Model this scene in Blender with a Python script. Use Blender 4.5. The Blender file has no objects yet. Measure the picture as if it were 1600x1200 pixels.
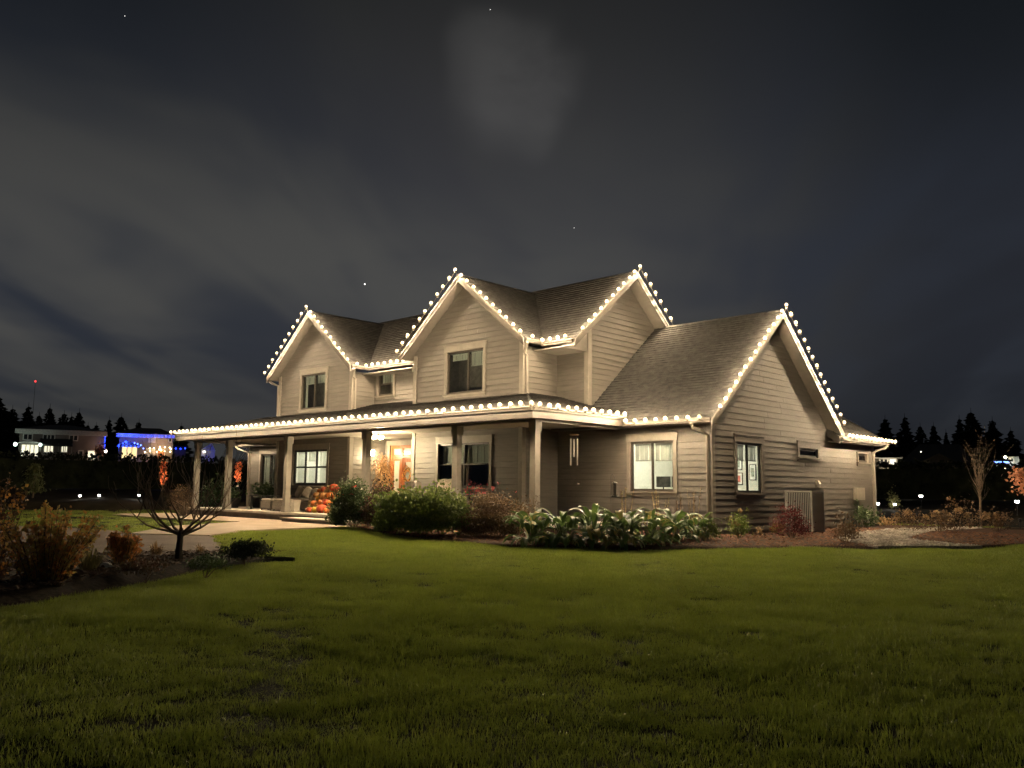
import bpy, bmesh, math, random
from mathutils import Vector, Matrix, noise
R = math.radians
C = bpy.context.scene.collection
sc = bpy.context.scene

# ------------------------------------------------------------------ camera
CAM = Vector((12.64902, -21.13434, 1.24852))
YAW, PITCH, ROLL, FPX = R(44.0115), R(6.9378), R(-0.68613), 1339.7
_f = Vector((-math.sin(YAW)*math.cos(PITCH), math.cos(YAW)*math.cos(PITCH), math.sin(PITCH)))
_r = Vector((math.cos(YAW), math.sin(YAW), 0.0)); _d = _f.cross(_r)
_c, _s = math.cos(ROLL), math.sin(ROLL)
RT, DN, FW = _c*_r+_s*_d, -_s*_r+_c*_d, _f
cd = bpy.data.cameras.new('camera'); cam = bpy.data.objects.new('camera', cd); C.objects.link(cam)
cd.sensor_width = 36.0; cd.lens = FPX/1600*36.0; cd.clip_start = 0.1; cd.clip_end = 3000
m = Matrix((RT, -DN, -FW)).transposed().to_4x4(); m.translation = CAM; cam.matrix_world = m
sc.camera = cam
def ray(px, py): return (px-800)/FPX*RT + (py-600)/FPX*DN + FW
def on(px, py, axis, val):
    r = ray(px, py); return CAM + r*((val-CAM[axis])/r[axis])
def G(px, py, z=0.0): return on(px, py, 2, z)
def far(px, py, d):                      # the point seen at that pixel, d metres away over the ground
    r = ray(px, py); return CAM + r*(d/math.hypot(r.x, r.y))

# ------------------------------------------------------------------ sky, moon, exposure
W = bpy.data.worlds.new('World'); sc.world = W; W.use_nodes = True
nt = W.node_tree; N = nt.nodes; L = nt.links
bg = N['Background']
tc = N.new('ShaderNodeTexCoord')
sky = N.new('ShaderNodeTexSky'); sky.sky_type = 'NISHITA'; sky.sun_disc = False
moon = ray(795, 135).normalized()
sky.sun_elevation = math.asin(moon.z); sky.sun_rotation = math.atan2(moon.x, moon.y)
def mathn(op, a, b=None, c=None):
    n = N.new('ShaderNodeMath'); n.operation = op
    for i, v in enumerate((a, b, c)):
        if v is None: continue
        if isinstance(v, (int, float)): n.inputs[i].default_value = v
        else: L.new(v, n.inputs[i])
    return n.outputs[0]
sep = N.new('ShaderNodeSeparateXYZ'); L.new(tc.outputs['Generated'], sep.inputs[0])
# clouds lie on a flat layer high above: project the view direction on it
zc = mathn('MAXIMUM', mathn('ADD', sep.outputs[2], 0.16), 0.05)
cx = mathn('DIVIDE', sep.outputs[0], zc); cy = mathn('DIVIDE', sep.outputs[1], zc)
comb = N.new('ShaderNodeCombineXYZ'); L.new(cx, comb.inputs[0]); L.new(cy, comb.inputs[1])
def noisen(turn, scl, loc, scale, detail, rough, dist):
    m1 = N.new('ShaderNodeMapping'); L.new(comb.outputs[0], m1.inputs[0]); m1.inputs['Rotation'].default_value = (0, 0, R(turn))
    m2 = N.new('ShaderNodeMapping'); L.new(m1.outputs[0], m2.inputs[0]); m2.inputs['Scale'].default_value = scl; m2.inputs['Location'].default_value = loc
    n = N.new('ShaderNodeTexNoise'); n.inputs['Scale'].default_value = scale; n.inputs['Detail'].default_value = detail; n.inputs['Roughness'].default_value = rough; n.inputs['Distortion'].default_value = dist
    L.new(m2.outputs[0], n.inputs['Vector']); return n.outputs[0]
nA = noisen(-125.6, (0.30, 1.0, 1), (3.1, 1.75, 0), 2.1, 2.6, 0.5, 0.5)       # long streaks drawn out by the wind
nB = noisen(30, (1, 1, 1), (0.4, 5.2, 0), 1.3, 3.0, 0.5, 0.4)                  # broad masses
nC = noisen(10, (1, 1, 1), (7.7, 2.2, 0), 4.0, 4.0, 0.55, 0.4)
cov = mathn('ADD', mathn('MULTIPLY', nA, 0.65), mathn('MULTIPLY', nB, 0.35))
rmp = N.new('ShaderNodeMapRange'); rmp.interpolation_type = 'SMOOTHSTEP'; L.new(cov, rmp.inputs[0]); rmp.inputs[1].default_value = 0.36; rmp.inputs[2].default_value = 0.61
def ramp(v, a, b):
    n = N.new('ShaderNodeMapRange'); n.interpolation_type = 'SMOOTHSTEP'; L.new(v, n.inputs[0]); n.inputs[1].default_value = a; n.inputs[2].default_value = b; return n.outputs[0]
def mixc(f, a, b):
    n = N.new('ShaderNodeMixRGB'); L.new(f, n.inputs[0])
    for i, q in ((1, a), (2, b)):
        if isinstance(q, tuple): n.inputs[i].default_value = (*q, 1)
        else: L.new(q, n.inputs[i])
    return n.outputs[0]
low = mathn('MULTIPLY', ramp(sep.outputs[2], 0.58, 0.22), mathn('MULTIPLY_ADD', ramp(sep.outputs[2], 0.0, 0.17), 0.5, 0.5))                                           # the town lights the cloud low down, less overhead
skm = N.new('ShaderNodeVectorMath'); skm.operation = 'SCALE'; skm.inputs['Scale'].default_value = 0.0006
L.new(sky.outputs[0], skm.inputs[0])
clear = N.new('ShaderNodeMixRGB'); clear.blend_type = 'ADD'; clear.inputs[0].default_value = 1.0; L.new(skm.outputs[0], clear.inputs[1]); L.new(mixc(low, (0.003, 0.004, 0.0052), (0.0165, 0.0195, 0.0275)), clear.inputs[2])
dt = N.new('ShaderNodeVectorMath'); dt.operation = 'DOT_PRODUCT'; L.new(tc.outputs['Generated'], dt.inputs[0])
gl = ray(420, 420); gl.normalize(); dt.inputs[1].default_value = gl
west = ramp(dt.outputs['Value'], 0.72, 0.99)
cl = N.new('ShaderNodeMixRGB'); L.new(rmp.outputs[0], cl.inputs[0]); L.new(clear.outputs[0], cl.inputs[1])
L.new(mixc(low, mixc(west, (0.0045, 0.0058, 0.0068), (0.0085, 0.0095, 0.010)), mixc(west, (0.016, 0.018, 0.0235), (0.054, 0.054, 0.0525))), cl.inputs[2])
# thin cloud in front of the moon
dm = N.new('ShaderNodeVectorMath'); dm.operation = 'DOT_PRODUCT'
ad = N.new('ShaderNodeVectorMath'); ad.operation = 'ADD'
n2 = N.new('ShaderNodeTexNoise'); n2.inputs['Scale'].default_value = 7.0; n2.inputs['Detail'].default_value = 2.0; L.new(tc.outputs['Generated'], n2.inputs['Vector'])
s2 = N.new('ShaderNodeVectorMath'); s2.operation = 'MULTIPLY_ADD'
L.new(n2.outputs['Color'], s2.inputs[0]); s2.inputs[1].default_value = (0.13, 0.13, 0.13); s2.inputs[2].default_value = (-0.065, -0.065, -0.065)
L.new(tc.outputs['Generated'], ad.inputs[0]); L.new(s2.outputs[0], ad.inputs[1])
nm = N.new('ShaderNodeVectorMath'); nm.operation = 'NORMALIZE'; L.new(ad.outputs[0], nm.inputs[0])
L.new(nm.outputs[0], dm.inputs[0]); dm.inputs[1].default_value = moon
mr = N.new('ShaderNodeMapRange'); mr.interpolation_type = 'SMOOTHERSTEP'; L.new(dm.outputs['Value'], mr.inputs[0])
mr.inputs[1].default_value = 0.9955; mr.inputs[2].default_value = 1.0002
mw = N.new('ShaderNodeMapRange'); mw.interpolation_type = 'SMOOTHERSTEP'; L.new(dm.outputs['Value'], mw.inputs[0])
mw.inputs[1].default_value = 0.90; mw.inputs[2].default_value = 1.0
glow = mathn('ADD', mathn('MULTIPLY', mathn('MULTIPLY', mathn('POWER', mr.outputs[0], 2.0), ramp(nC, -0.1, 0.65)), 0.024), mathn('MULTIPLY', mw.outputs[0], 0.004))
gm = N.new('ShaderNodeMixRGB'); gm.blend_type = 'ADD'; gm.inputs[0].default_value = 1.0
gs = N.new('ShaderNodeVectorMath'); gs.operation = 'SCALE'; gs.inputs[0].default_value = (1.0, 0.97, 0.93); L.new(glow, gs.inputs['Scale'])
L.new(cl.outputs[0], gm.inputs[1]); L.new(gs.outputs[0], gm.inputs[2])
L.new(gm.outputs[0], bg.inputs[0]); bg.inputs[1].default_value = 0.58

sd = bpy.data.lights.new('moon', 'SUN'); sd.energy = 0.01; sd.angle = R(12); sd.color = (0.85, 0.9, 1.0)
so = bpy.data.objects.new('moon', sd); C.objects.link(so)
so.rotation_euler = (-moon).to_track_quat('-Z', 'Y').to_euler()
vs = sc.view_settings; vs.view_transform = 'Standard'; vs.look = 'None'; vs.exposure = 1.0; vs.gamma = 1.0; vs.use_curve_mapping = False
sc.render.engine = 'CYCLES'
sc.cycles.use_denoising = True; sc.cycles.use_light_tree = True
sc.cycles.max_bounces = 6; sc.cycles.transparent_max_bounces = 16
sc.cycles.sample_clamp_indirect = 4.0; sc.cycles.caustics_reflective = False; sc.cycles.caustics_refractive = False
BULB = 108.0                                # watts of the lamp in one string-light bulb

# ------------------------------------------------------------------ materials
MATS = {}
def mat(name, col, rough=0.6, var=0.12, scale=8.0, bump=0.0, bscale=60.0, metal=0.0, objvar=0.0, trans=0.0, spec=0.5, col2=None, detail=4.0, stretch=None):
    if name in MATS: return MATS[name]
    m = bpy.data.materials.new(name); m.use_nodes = True; t = m.node_tree; n = t.nodes; l = t.links
    b = n['Principled BSDF']; b.inputs['Roughness'].default_value = rough; b.inputs['Metallic'].default_value = metal
    b.inputs['Specular IOR Level'].default_value = spec
    co = n.new('ShaderNodeTexCoord'); src = co.outputs['Object']
    if stretch:
        mpn = n.new('ShaderNodeMapping'); l.new(src, mpn.inputs[0]); mpn.inputs['Scale'].default_value = stretch; src = mpn.outputs[0]
    nz = n.new('ShaderNodeTexNoise'); nz.inputs['Scale'].default_value = scale; nz.inputs['Detail'].default_value = detail; l.new(src, nz.inputs['Vector'])
    mx = n.new('ShaderNodeMixRGB'); 
    c2 = col2 or tuple(min(1, c*(1+var*2)) for c in col); c1 = col if col2 else tuple(c*(1-var*2) for c in col)
    rp = n.new('ShaderNodeMapRange'); rp.inputs[1].default_value = 0.3; rp.inputs[2].default_value = 0.7; l.new(nz.outputs[0], rp.inputs[0])
    l.new(rp.outputs[0], mx.inputs[0]); mx.inputs[1].default_value = (*c1, 1); mx.inputs[2].default_value = (*c2, 1)
    out = mx.outputs[0]
    if objvar:
        oi = n.new('ShaderNodeObjectInfo'); hs = n.new('ShaderNodeHueSaturation')
        mr_ = n.new('ShaderNodeMapRange'); mr_.inputs[3].default_value = 1-objvar; mr_.inputs[4].default_value = 1+objvar
        l.new(oi.outputs['Random'], mr_.inputs[0]); l.new(mr_.outputs[0], hs.inputs['Value']); l.new(out, hs.inputs['Color']); out = hs.outputs[0]
    l.new(out, b.inputs['Base Color'])
    if bump:
        nb = n.new('ShaderNodeTexNoise'); nb.inputs['Scale'].default_value = bscale; nb.inputs['Detail'].default_value = 3; l.new(src, nb.inputs['Vector'])
        bp = n.new('ShaderNodeBump'); bp.inputs['Strength'].default_value = bump; bp.inputs['Distance'].default_value = 0.02
        l.new(nb.outputs[0], bp.inputs['Height']); l.new(bp.outputs[0], b.inputs['Normal'])
    if trans:
        tr = n.new('ShaderNodeBsdfTranslucent'); l.new(out, tr.inputs[0]); ms = n.new('ShaderNodeAddShader')
        tc_ = n.new('ShaderNodeVectorMath'); tc_.operation = 'SCALE'; tc_.inputs['Scale'].default_value = trans; l.new(out, tc_.inputs[0]); l.new(tc_.outputs[0], tr.inputs[0])
        l.new(b.outputs[0], ms.inputs[0]); l.new(tr.outputs[0], ms.inputs[1]); l.new(ms.outputs[0], n['Material Output'].inputs[0])
    MATS[name] = m; return m
def emit(name, col, strength):
    if name in MATS: return MATS[name]
    m = bpy.data.materials.new(name); m.use_nodes = True; b = m.node_tree.nodes['Principled BSDF']
    b.inputs['Base Color'].default_value = (*[min(1, c*.8) for c in col], 1)
    b.inputs['Emission Color'].default_value = (*col, 1); b.inputs['Emission Strength'].default_value = strength
    MATS[name] = m; return m
def glass(name, refl=0.10, tint=(0.9, 0.93, 0.92)):
    if name in MATS: return MATS[name]
    m = bpy.data.materials.new(name); m.use_nodes = True; t = m.node_tree; n = t.nodes; l = t.links
    n.remove(n['Principled BSDF'])
    tr = n.new('ShaderNodeBsdfTransparent'); tr.inputs[0].default_value = (*tint, 1)
    gs = n.new('ShaderNodeBsdfGlossy'); gs.inputs['Roughness'].default_value = 0.02
    fr = n.new('ShaderNodeLayerWeight'); fr.inputs[0].default_value = 0.5
    pw = n.new('ShaderNodeMath'); pw.operation = 'POWER'; pw.inputs[1].default_value = 5.0; l.new(fr.outputs['Facing'], pw.inputs[0])
    ml = n.new('ShaderNodeMath'); ml.operation = 'MULTIPLY_ADD'; ml.inputs[1].default_value = 0.9; ml.inputs[2].default_value = refl*0.6; l.new(pw.outputs[0], ml.inputs[0])
    ms = n.new('ShaderNodeMixShader'); l.new(ml.outputs[0], ms.inputs[0]); l.new(tr.outputs[0], ms.inputs[1]); l.new(gs.outputs[0], ms.inputs[2])
    l.new(ms.outputs[0], n['Material Output'].inputs[0]); MATS[name] = m; return m
SIDING = mat('painted_siding', (0.118, 0.107, 0.092), 0.62, 0.06, 3.0, 0.12, 90, objvar=0.05, stretch=(0.6, 0.6, 6))
TRIM = mat('painted_trim', (0.20, 0.182, 0.155), 0.5, 0.05, 6.0, 0.06, 80)
EDGE = mat('gutter_paint', (0.030, 0.0245, 0.019), 0.55, 0.06, 6.0, 0.05, 80)
WHITE = mat('white_paint', (0.72, 0.71, 0.67), 0.55, 0.04, 5.0)
CEILP = mat('ceiling_paint', (0.42, 0.39, 0.34), 0.6, 0.04, 5.0)
SOFFIT = mat('soffit_paint', (0.14, 0.128, 0.11), 0.6, 0.05, 5.0)
SHING = mat('asphalt_shingle', (0.026, 0.024, 0.022), 0.9, 0.3, 5.0, 0.5, 260, detail=8)
DECK = mat('roof_felt', (0.03, 0.027, 0.024), 0.9)
CONC = mat('concrete', (0.42, 0.375, 0.32), 0.8, 0.1, 2.2, 0.15, 120)
FOUND = mat('foundation_concrete', (0.16, 0.15, 0.14), 0.85, 0.12, 3.0, 0.2, 60)
PORCHBASE = mat('porch_skirt', (0.16, 0.13, 0.115), 0.8, 0.1, 3)
BLACKFR = mat('black_vinyl', (0.012, 0.012, 0.012), 0.35, 0.1)
BRONZE = mat('bronze_vinyl', (0.045, 0.038, 0.03), 0.4, 0.1)
GLASS = glass('window_glass'); 
BLIND = mat('blind_fabric', (0.36, 0.36, 0.33), 0.8, 0.05, 5, trans=0.32)
CURT = mat('curtain_fabric', (0.30, 0.32, 0.29), 0.8, 0.12, 5, stretch=(14, 14, 0.4))
DARKROOM = mat('dark_room_shade', (0.10, 0.09, 0.08), 0.8)  # darkness of the unlit rooms put into the wall colour
ROOM = mat('room_paint', (0.75, 0.74, 0.68), 0.7, 0.03)
WIRE = mat('light_cord', (0.10, 0.085, 0.06), 0.5)
BULBM = emit('warm_bulb', (1.0, 0.80, 0.50), 0.95)
BULBM.cycles.emission_sampling = 'NONE'          # the lamp inside each bulb does the lighting

# ------------------------------------------------------------------ mesh helper
class MB:
    def __init__(s): s.v = []; s.f = []
    def add(s, vs, fs):
        o = len(s.v); s.v += [tuple(v) for v in vs]; s.f += [tuple(i+o for i in f) for f in fs]; return s
    def quad(s, a, b, c, d): return s.add((a, b, c, d), ((0, 1, 2, 3),))
    def box(s, a, b):
        x0, y0, z0 = a; x1, y1, z1 = b
        return s.add(((x0,y0,z0),(x1,y0,z0),(x1,y1,z0),(x0,y1,z0),(x0,y0,z1),(x1,y0,z1),(x1,y1,z1),(x0,y1,z1)),
                     ((0,3,2,1),(4,5,6,7),(0,1,5,4),(1,2,6,5),(2,3,7,6),(3,0,4,7)))
    def hexa(s, lo, hi):                  # lower four corners, upper four corners
        return s.add(list(lo)+list(hi), ((0,3,2,1),(4,5,6,7),(0,1,5,4),(1,2,6,5),(2,3,7,6),(3,0,4,7)))
    def bar(s, a, b, w, h, up=Vector((0,0,1))):
        a = Vector(a); b = Vector(b); d = (b-a).normalized(); x = d.cross(up)
        if x.length < 1e-4: x = d.cross(Vector((1,0,0)))
        x.normalize(); y = x.cross(d).normalized(); x *= w/2; y *= h/2
        return s.hexa((a-x-y, b-x-y, b+x-y, a+x-y), (a-x+y, b-x+y, b+x+y, a+x+y))
    def extr(s, poly, vec):               # closed 3D polygon extruded along vec
        n = len(poly); vec = Vector(vec); p = [Vector(q) for q in poly]; q = [v+vec for v in p]
        return s.add(p+q, [tuple(range(n))[::-1], tuple(range(n, 2*n))]+[(i, (i+1) % n, n+(i+1) % n, n+i) for i in range(n)])
    def tube(s, pts, rad, n=6, cap=True):
        pts = [Vector(p) for p in pts]; k = len(pts)
        if not hasattr(rad, '__len__'): rad = [rad]*k
        o = len(s.v); prev = None
        for i, p in enumerate(pts):
            d = (pts[min(i+1, k-1)]-pts[max(i-1, 0)])
            if d.length < 1e-9: d = Vector((0,0,1))
            d.normalize()
            if prev is None:
                x = d.cross(Vector((0,0,1)));  x = d.cross(Vector((1,0,0))) if x.length < 1e-3 else x
            else: x = prev - d*prev.dot(d)
            x.normalize(); prev = x; y = d.cross(x)
            for j in range(n):
                a = 2*math.pi*j/n; s.v.append(tuple(p+(x*math.cos(a)+y*math.sin(a))*rad[i]))
        for i in range(k-1):
            for j in range(n):
                s.f.append((o+i*n+j, o+i*n+(j+1) % n, o+(i+1)*n+(j+1) % n, o+(i+1)*n+j))
        if cap:
            s.f.append(tuple(o+j for j in range(n))[::-1]); s.f.append(tuple(o+(k-1)*n+j for j in range(n)))
        return s
    def lathe(s, prof, n=12, c=(0,0,0), ribs=0, amp=0.0, sq=(1,1)):
        o = len(s.v); k = len(prof)
        for r, z in prof:
            for j in range(n):
                a = 2*math.pi*j/n; rr = r*(1-amp*abs(math.sin(a*ribs/2))**0.0*(0.5+0.5*math.cos(a*ribs)) if ribs else 1)
                s.v.append((c[0]+rr*math.cos(a)*sq[0], c[1]+rr*math.sin(a)*sq[1], c[2]+z))
        for i in range(k-1):
            for j in range(n): s.f.append((o+i*n+j, o+i*n+(j+1) % n, o+(i+1)*n+(j+1) % n, o+(i+1)*n+j))
        s.f.append(tuple(o+j for j in range(n))[::-1]); s.f.append(tuple(o+(k-1)*n+j for j in range(n)))
        return s
    def mesh(s, name, m, smooth=False):
        me = bpy.data.meshes.new(name); me.from_pydata(s.v, [], s.f); me.validate(); me.materials.append(m)
        if smooth: me.shade_smooth()
        return me
    def build(s, name, m, parent=None, smooth=False, kind=None, loc=None):
        o = bpy.data.objects.new(name, s.mesh(name, m, smooth)); C.objects.link(o)
        if parent: o.parent = parent
        if loc: o.location = loc
        if kind: o['kind'] = kind
        return o
def put(name, me, parent=None, loc=(0,0,0), rot=(0,0,0), scl=(1,1,1)):
    o = bpy.data.objects.new(name, me); C.objects.link(o); o.parent = parent; o.location = loc; o.rotation_euler = rot; o.scale = scl; return o
def tag(o, label, cat, group=None):
    o['label'] = label; o['category'] = cat
    if group: o['group'] = group
    return o
def thing(name, label, cat, loc=(0,0,0), rz=0.0, group=None):
    o = bpy.data.objects.new(name, None); o.empty_display_size = 0.1; C.objects.link(o); o.location = loc; o.rotation_euler = (0,0,rz)
    return tag(o, label, cat, group)
def struct(name, mb, m, smooth=False):
    o = mb.build(name, m, None, smooth); o['kind'] = 'structure'; return o
# ------------------------------------------------------------------ the house
rnd = random.Random(7)
house = thing('house', 'large two storey farmhouse with beige lap siding, three steep gables and a wrapping front porch', 'house', (0,0,0))
EXPO, Z0 = 0.178, 0.116
def front(y0): return lambda u, z, d=0.0: Vector((u, y0-d, z))          # wall seen from the lawn
def side(x0): return lambda u, z, d=0.0: Vector((x0+d, u, z))           # gable-end wall
def spans(poly, z):
    xs = []
    for i in range(len(poly)):
        (u0, a), (u1, b) = poly[i], poly[(i+1) % len(poly)]
        if (a <= z < b) or (b <= z < a): xs.append(u0+(z-a)/(b-a)*(u1-u0))
    xs.sort(); return [(xs[i], xs[i+1]) for i in range(0, len(xs)-1, 2)]
NB = [0]
def wall(P, poly, holes=(), single=True, boards=True, inward=0.10, split=True, lap=0.029):
    zs = sorted(set([z for _, z in poly]+[h for q in holes for h in q[2:]]))
    lo_, hi_ = min(z for _, z in poly), max(z for _, z in poly); zs = [z for z in zs if lo_ <= z <= hi_]
    mb = MB()
    for a, b in zip(zs, zs[1:]):
        sa, sb = spans(poly, a+1e-4), spans(poly, b-1e-4)
        if not sa or not sb: continue
        for (l0, r0), (l1, r1) in zip(sa, sb):
            cut = sorted([q for q in holes if q[2] < b-1e-4 and q[3] > a+1e-4 and q[0] < r0 and q[1] > l0])
            edges = [(l0, l1)]
            for q in cut: edges += [(q[0], q[0]), (q[1], q[1])]
            edges.append((r0, r1))
            for (e0, e1), (g0, g1) in zip(edges[::2], edges[1::2]):
                mb.hexa((P(e0,a,-inward), P(g0,a,-inward), P(g0,a), P(e0,a)), (P(e1,b,-inward), P(g1,b,-inward), P(g1,b), P(e1,b)))
    w = mb.build('wall', SIDING, house)
    if not boards: return w
    allm = MB(); k = 0
    while Z0+k*EXPO < hi_-0.03:
        zb = Z0+k*EXPO; zt = min(zb+EXPO, hi_-0.004); k += 1
        if zt < lo_+0.03: continue
        zb = max(zb, lo_)
        sa, sb = spans(poly, zb+1e-3), spans(poly, zt-1e-3)
        if not sa or not sb: continue
        for (l0, r0), (l1, r1) in zip(sa, sb):
            cut = sorted([q for q in holes if q[2] < zt-0.03 and q[3] > zb+0.03 and q[0] < r0 and q[1] > l0])
            edges = [(l0, l1)]
            for q in cut: edges += [(q[0], q[0]), (q[1], q[1])]
            edges.append((r0, r1))
            for (e0, e1), (g0, g1) in zip(edges[::2], edges[1::2]):
                if g0-e0 < 0.05: continue
                pcs = [((e0, e1), (g0, g1))]
                if split and g0-e0 > 3.7:
                    c = e0+(g0-e0)*rnd.uniform(0.3, 0.7)
                    if max(e0, e1)+0.3 < c < min(g0, g1)-0.3: pcs = [((e0, e1), (c-0.002, c-0.002)), ((c+0.002, c+0.002), (g0, g1))]
                for (a0, a1), (b0, b1) in pcs:
                    d = lap+rnd.uniform(-0.003, 0.003)
                    mb = MB() if single else allm
                    mb.hexa((P(a0,zb+0.015,0.001), P(b0,zb+0.015,0.001), P(b0,zb+0.015,d), P(a0,zb+0.015,d)),
                            (P(a1,zt,0.001), P(b1,zt,0.001), P(b1,zt,0.003), P(a1,zt,0.003)))
                    if single: mb.build('siding_board', SIDING, w); NB[0] += 1
    if not single: allm.build('siding_boards', SIDING, w, kind='stuff')
    return w
def corner_board(x, y, z0, z1, sx=1, sy=-1, wd=0.12, both=True):
    mb = MB()
    mb.box((min(x+sx*0.05, x-sx*wd), min(y, y+sy*0.05), z0), (max(x+sx*0.05, x-sx*wd), max(y, y+sy*0.05), z1))
    if both: mb.box((min(x, x+sx*0.05), min(y-sy*0.001, y-sy*wd), z0), (max(x, x+sx*0.05), max(y-sy*0.001, y-sy*wd), z1))
    return mb.build('corner_board', TRIM, house)
def window(P, u0, u1, z0, z1, fm=BRONZE, vm=(), hm=(), wood=TRIM, head=0.21, blind=None, dark=True, sillw=0.15, fw=0.06, depth=0.75, blindmat=None, blind_gap=0.17, sidew=0.12, open_=None):
    def bx(mb, a0, a1, b0, b1, d0, d1):
        mb.hexa((P(a0,b0,d0), P(a1,b0,d0), P(a1,b0,d1), P(a0,b0,d1)), (P(a0,b1,d0), P(a1,b1,d0), P(a1,b1,d1), P(a0,b1,d1)))
    fr = MB()
    bx(fr, u0, u0+fw, z0, z1, -0.07, -0.012); bx(fr, u1-fw, u1, z0, z1, -0.07, -0.012)
    bx(fr, u0+fw, u1-fw, z0, z0+fw, -0.07, -0.013); bx(fr, u0+fw, u1-fw, z1-fw, z1, -0.07, -0.013)
    for v in vm: bx(fr, v-fw*0.55, v+fw*0.55, z0+fw, z1-fw, -0.066, -0.018)
    us = [u0+fw]+[t for v in vm for t in (v-fw*0.55, v+fw*0.55)]+[u1-fw]
    zz = [z0+fw]+[t for h in hm for t in (h-fw*0.4, h+fw*0.4)]+[z1-fw]
    for h in hm:
        for a, b in zip(us[::2], us[1::2]): bx(fr, a, b, h-fw*0.4, h+fw*0.4, -0.064, -0.022)
    win = MB(); bx(win, u0-sidew, u0-0.001, z0-0.02, z1+0.008, 0.001, 0.052); bx(win, u1+0.001, u1+sidew, z0-0.02, z1+0.008, 0.001, 0.052)
    bx(win, u0-sidew-0.02, u1+sidew+0.02, z1+0.009, z1+head, 0.001, 0.060)
    if head > 0.1: bx(win, u0-sidew-0.04, u1+sidew+0.04, z1+head+0.001, z1+head+0.028, 0.001, 0.078)
    # reveal behind the casing
    bx(win, u0-0.03, u0-0.001, z0, z1, -0.10, 0.0); bx(win, u1+0.001, u1+0.03, z0, z1, -0.10, 0.0)
    w = win.build('window', wood, house)
    s = MB(); bx(s, u0-sillw, u1+sillw, z0-0.062, z0-0.021, 0.001, 0.10); bx(s, u0-sidew, u1+sidew, z0-0.15, z0-0.063, 0.001, 0.05)
    s.build('sill', wood, w); fr.build('frame', fm, w)
    for a, b in zip(us[::2], us[1::2]):
        for c, d in zip(zz[::2], zz[1::2]):
            p = MB(); bx(p, a, b, c, d, -0.046, -0.040); p.build('pane', GLASS, w)
    if blind:
        bm_ = MB()
        for (a, b, c, d) in blind:
            n = max(1, round((b-a)/blind_gap)); st = (b-a)/n
            for i in range(n): q0, q1, dq = a+i*st+0.006, a+(i+1)*st-0.006, -0.125-0.008*(i % 2); bm_.quad(P(q0,c,dq), P(q1,c,dq), P(q1,d,dq), P(q0,d,dq))
            bx(bm_, a, b, c, c+0.03, -0.124, -0.118); bx(bm_, a, b, d-0.05, d, -0.124, -0.112)
        bm_.build('blind', blindmat or BLIND, w)
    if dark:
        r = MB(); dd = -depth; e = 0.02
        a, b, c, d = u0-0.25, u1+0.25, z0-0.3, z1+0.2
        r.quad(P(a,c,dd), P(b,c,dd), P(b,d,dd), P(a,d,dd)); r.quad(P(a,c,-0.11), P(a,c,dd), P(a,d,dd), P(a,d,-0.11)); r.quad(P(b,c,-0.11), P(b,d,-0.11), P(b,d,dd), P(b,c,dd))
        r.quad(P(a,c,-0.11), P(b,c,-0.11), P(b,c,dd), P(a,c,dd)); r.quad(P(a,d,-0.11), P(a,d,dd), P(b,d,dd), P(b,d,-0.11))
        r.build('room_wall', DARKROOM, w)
    return w

# --- walls (outline in wall coordinates; holes = u0, u1, z0, z1)
cg0, cg1, cgm, CY = -10.95, -5.67, -8.31, -1.686
lg0, lg1, lgm = -20.0, -14.76, -17.37
H_wing = [(-2.75, -1.225, 1.22, 2.68)]
wall(front(0), [(cg1, Z0), (-0.02, Z0), (-0.02, 3.11), (cg1, 3.11)], H_wing)
H_gab = [(1.35, 2.82, 1.21, 2.665), (5.36, 6.70, 2.39, 2.655), (10.06, 10.85, 2.36, 2.65)]
zst = Z0+17*EXPO
wall(side(0), [(0.02, Z0), (11.45, Z0), (11.45, zst), (3.68+(6.66-zst)/0.85, zst), (3.68, 6.66), (0.02, 6.66-0.85*3.66)], H_gab, lap=0.019)
def gable_top(c, half, zr, sl, zlo): return [(c-half, zlo), (c+half, zlo), (c+half, zr-sl*half), (c, zr), (c-half, zr-sl*half)]
H_cu = [(-9.215, -7.44, 4.405, 5.85)]
wall(front(CY), gable_top(cgm, 2.64, 8.16, 0.814, 4.05), H_cu)
H_cl = [(-9.56, -7.09, 1.257, 2.72)]
wall(front(CY), [(cg0, 0.28), (cg1, 0.28), (cg1, 3.3), (cg0, 3.3)], H_cl)
wall(side(cg1), [(CY+0.02, 4.0), (0.0, 4.0), (0.0, 5.75), (CY+0.02, 5.75)])
wall(side(cg1), [(CY+0.02, Z0), (-0.001, Z0), (-0.001, 3.3), (CY+0.02, 3.3)])
wall(front(-0.06), [(cg1, 3.6), (-4.38, 3.6), (-4.38, 5.62), (cg1, 5.62)])
wall(side(-4.36), [(-0.04, 3.70), (5.0, 3.70), (5.0, 5.69), (1.91, 8.28), (-0.04, 6.64)], split=False)
H_lu = [(-18.285, -16.54, 4.385, 5.815)]
wall(front(CY), gable_top(lgm, 2.62, 8.14, 0.814, 4.05), H_lu)
H_ll = [(-18.65, -16.235, 1.30, 2.70)]
wall(front(CY), [(lg0, 0.28), (lg1, 0.28), (lg1, 3.3), (lg0, 3.3)], H_ll, single=False)
wall(side(lg1), [(CY+0.02, 4.0), (-0.61, 4.0), (-0.61, 5.7), (CY+0.02, 5.7)], single=False)
wall(side(lg1), [(CY+0.02, 0.28), (0.0, 0.28), (0.0, 3.3), (CY+0.02, 3.3)], single=False)
H_lr = [(-14.47, -13.53, 4.80, 5.74)]
wall(front(-0.61), [(lg1, 4.3), (cg0, 4.3), (cg0, 5.64), (lg1, 5.64)], H_lr, single=False)
H_dr = [(-14.40, -12.62, 0.28, 2.86)]
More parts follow.
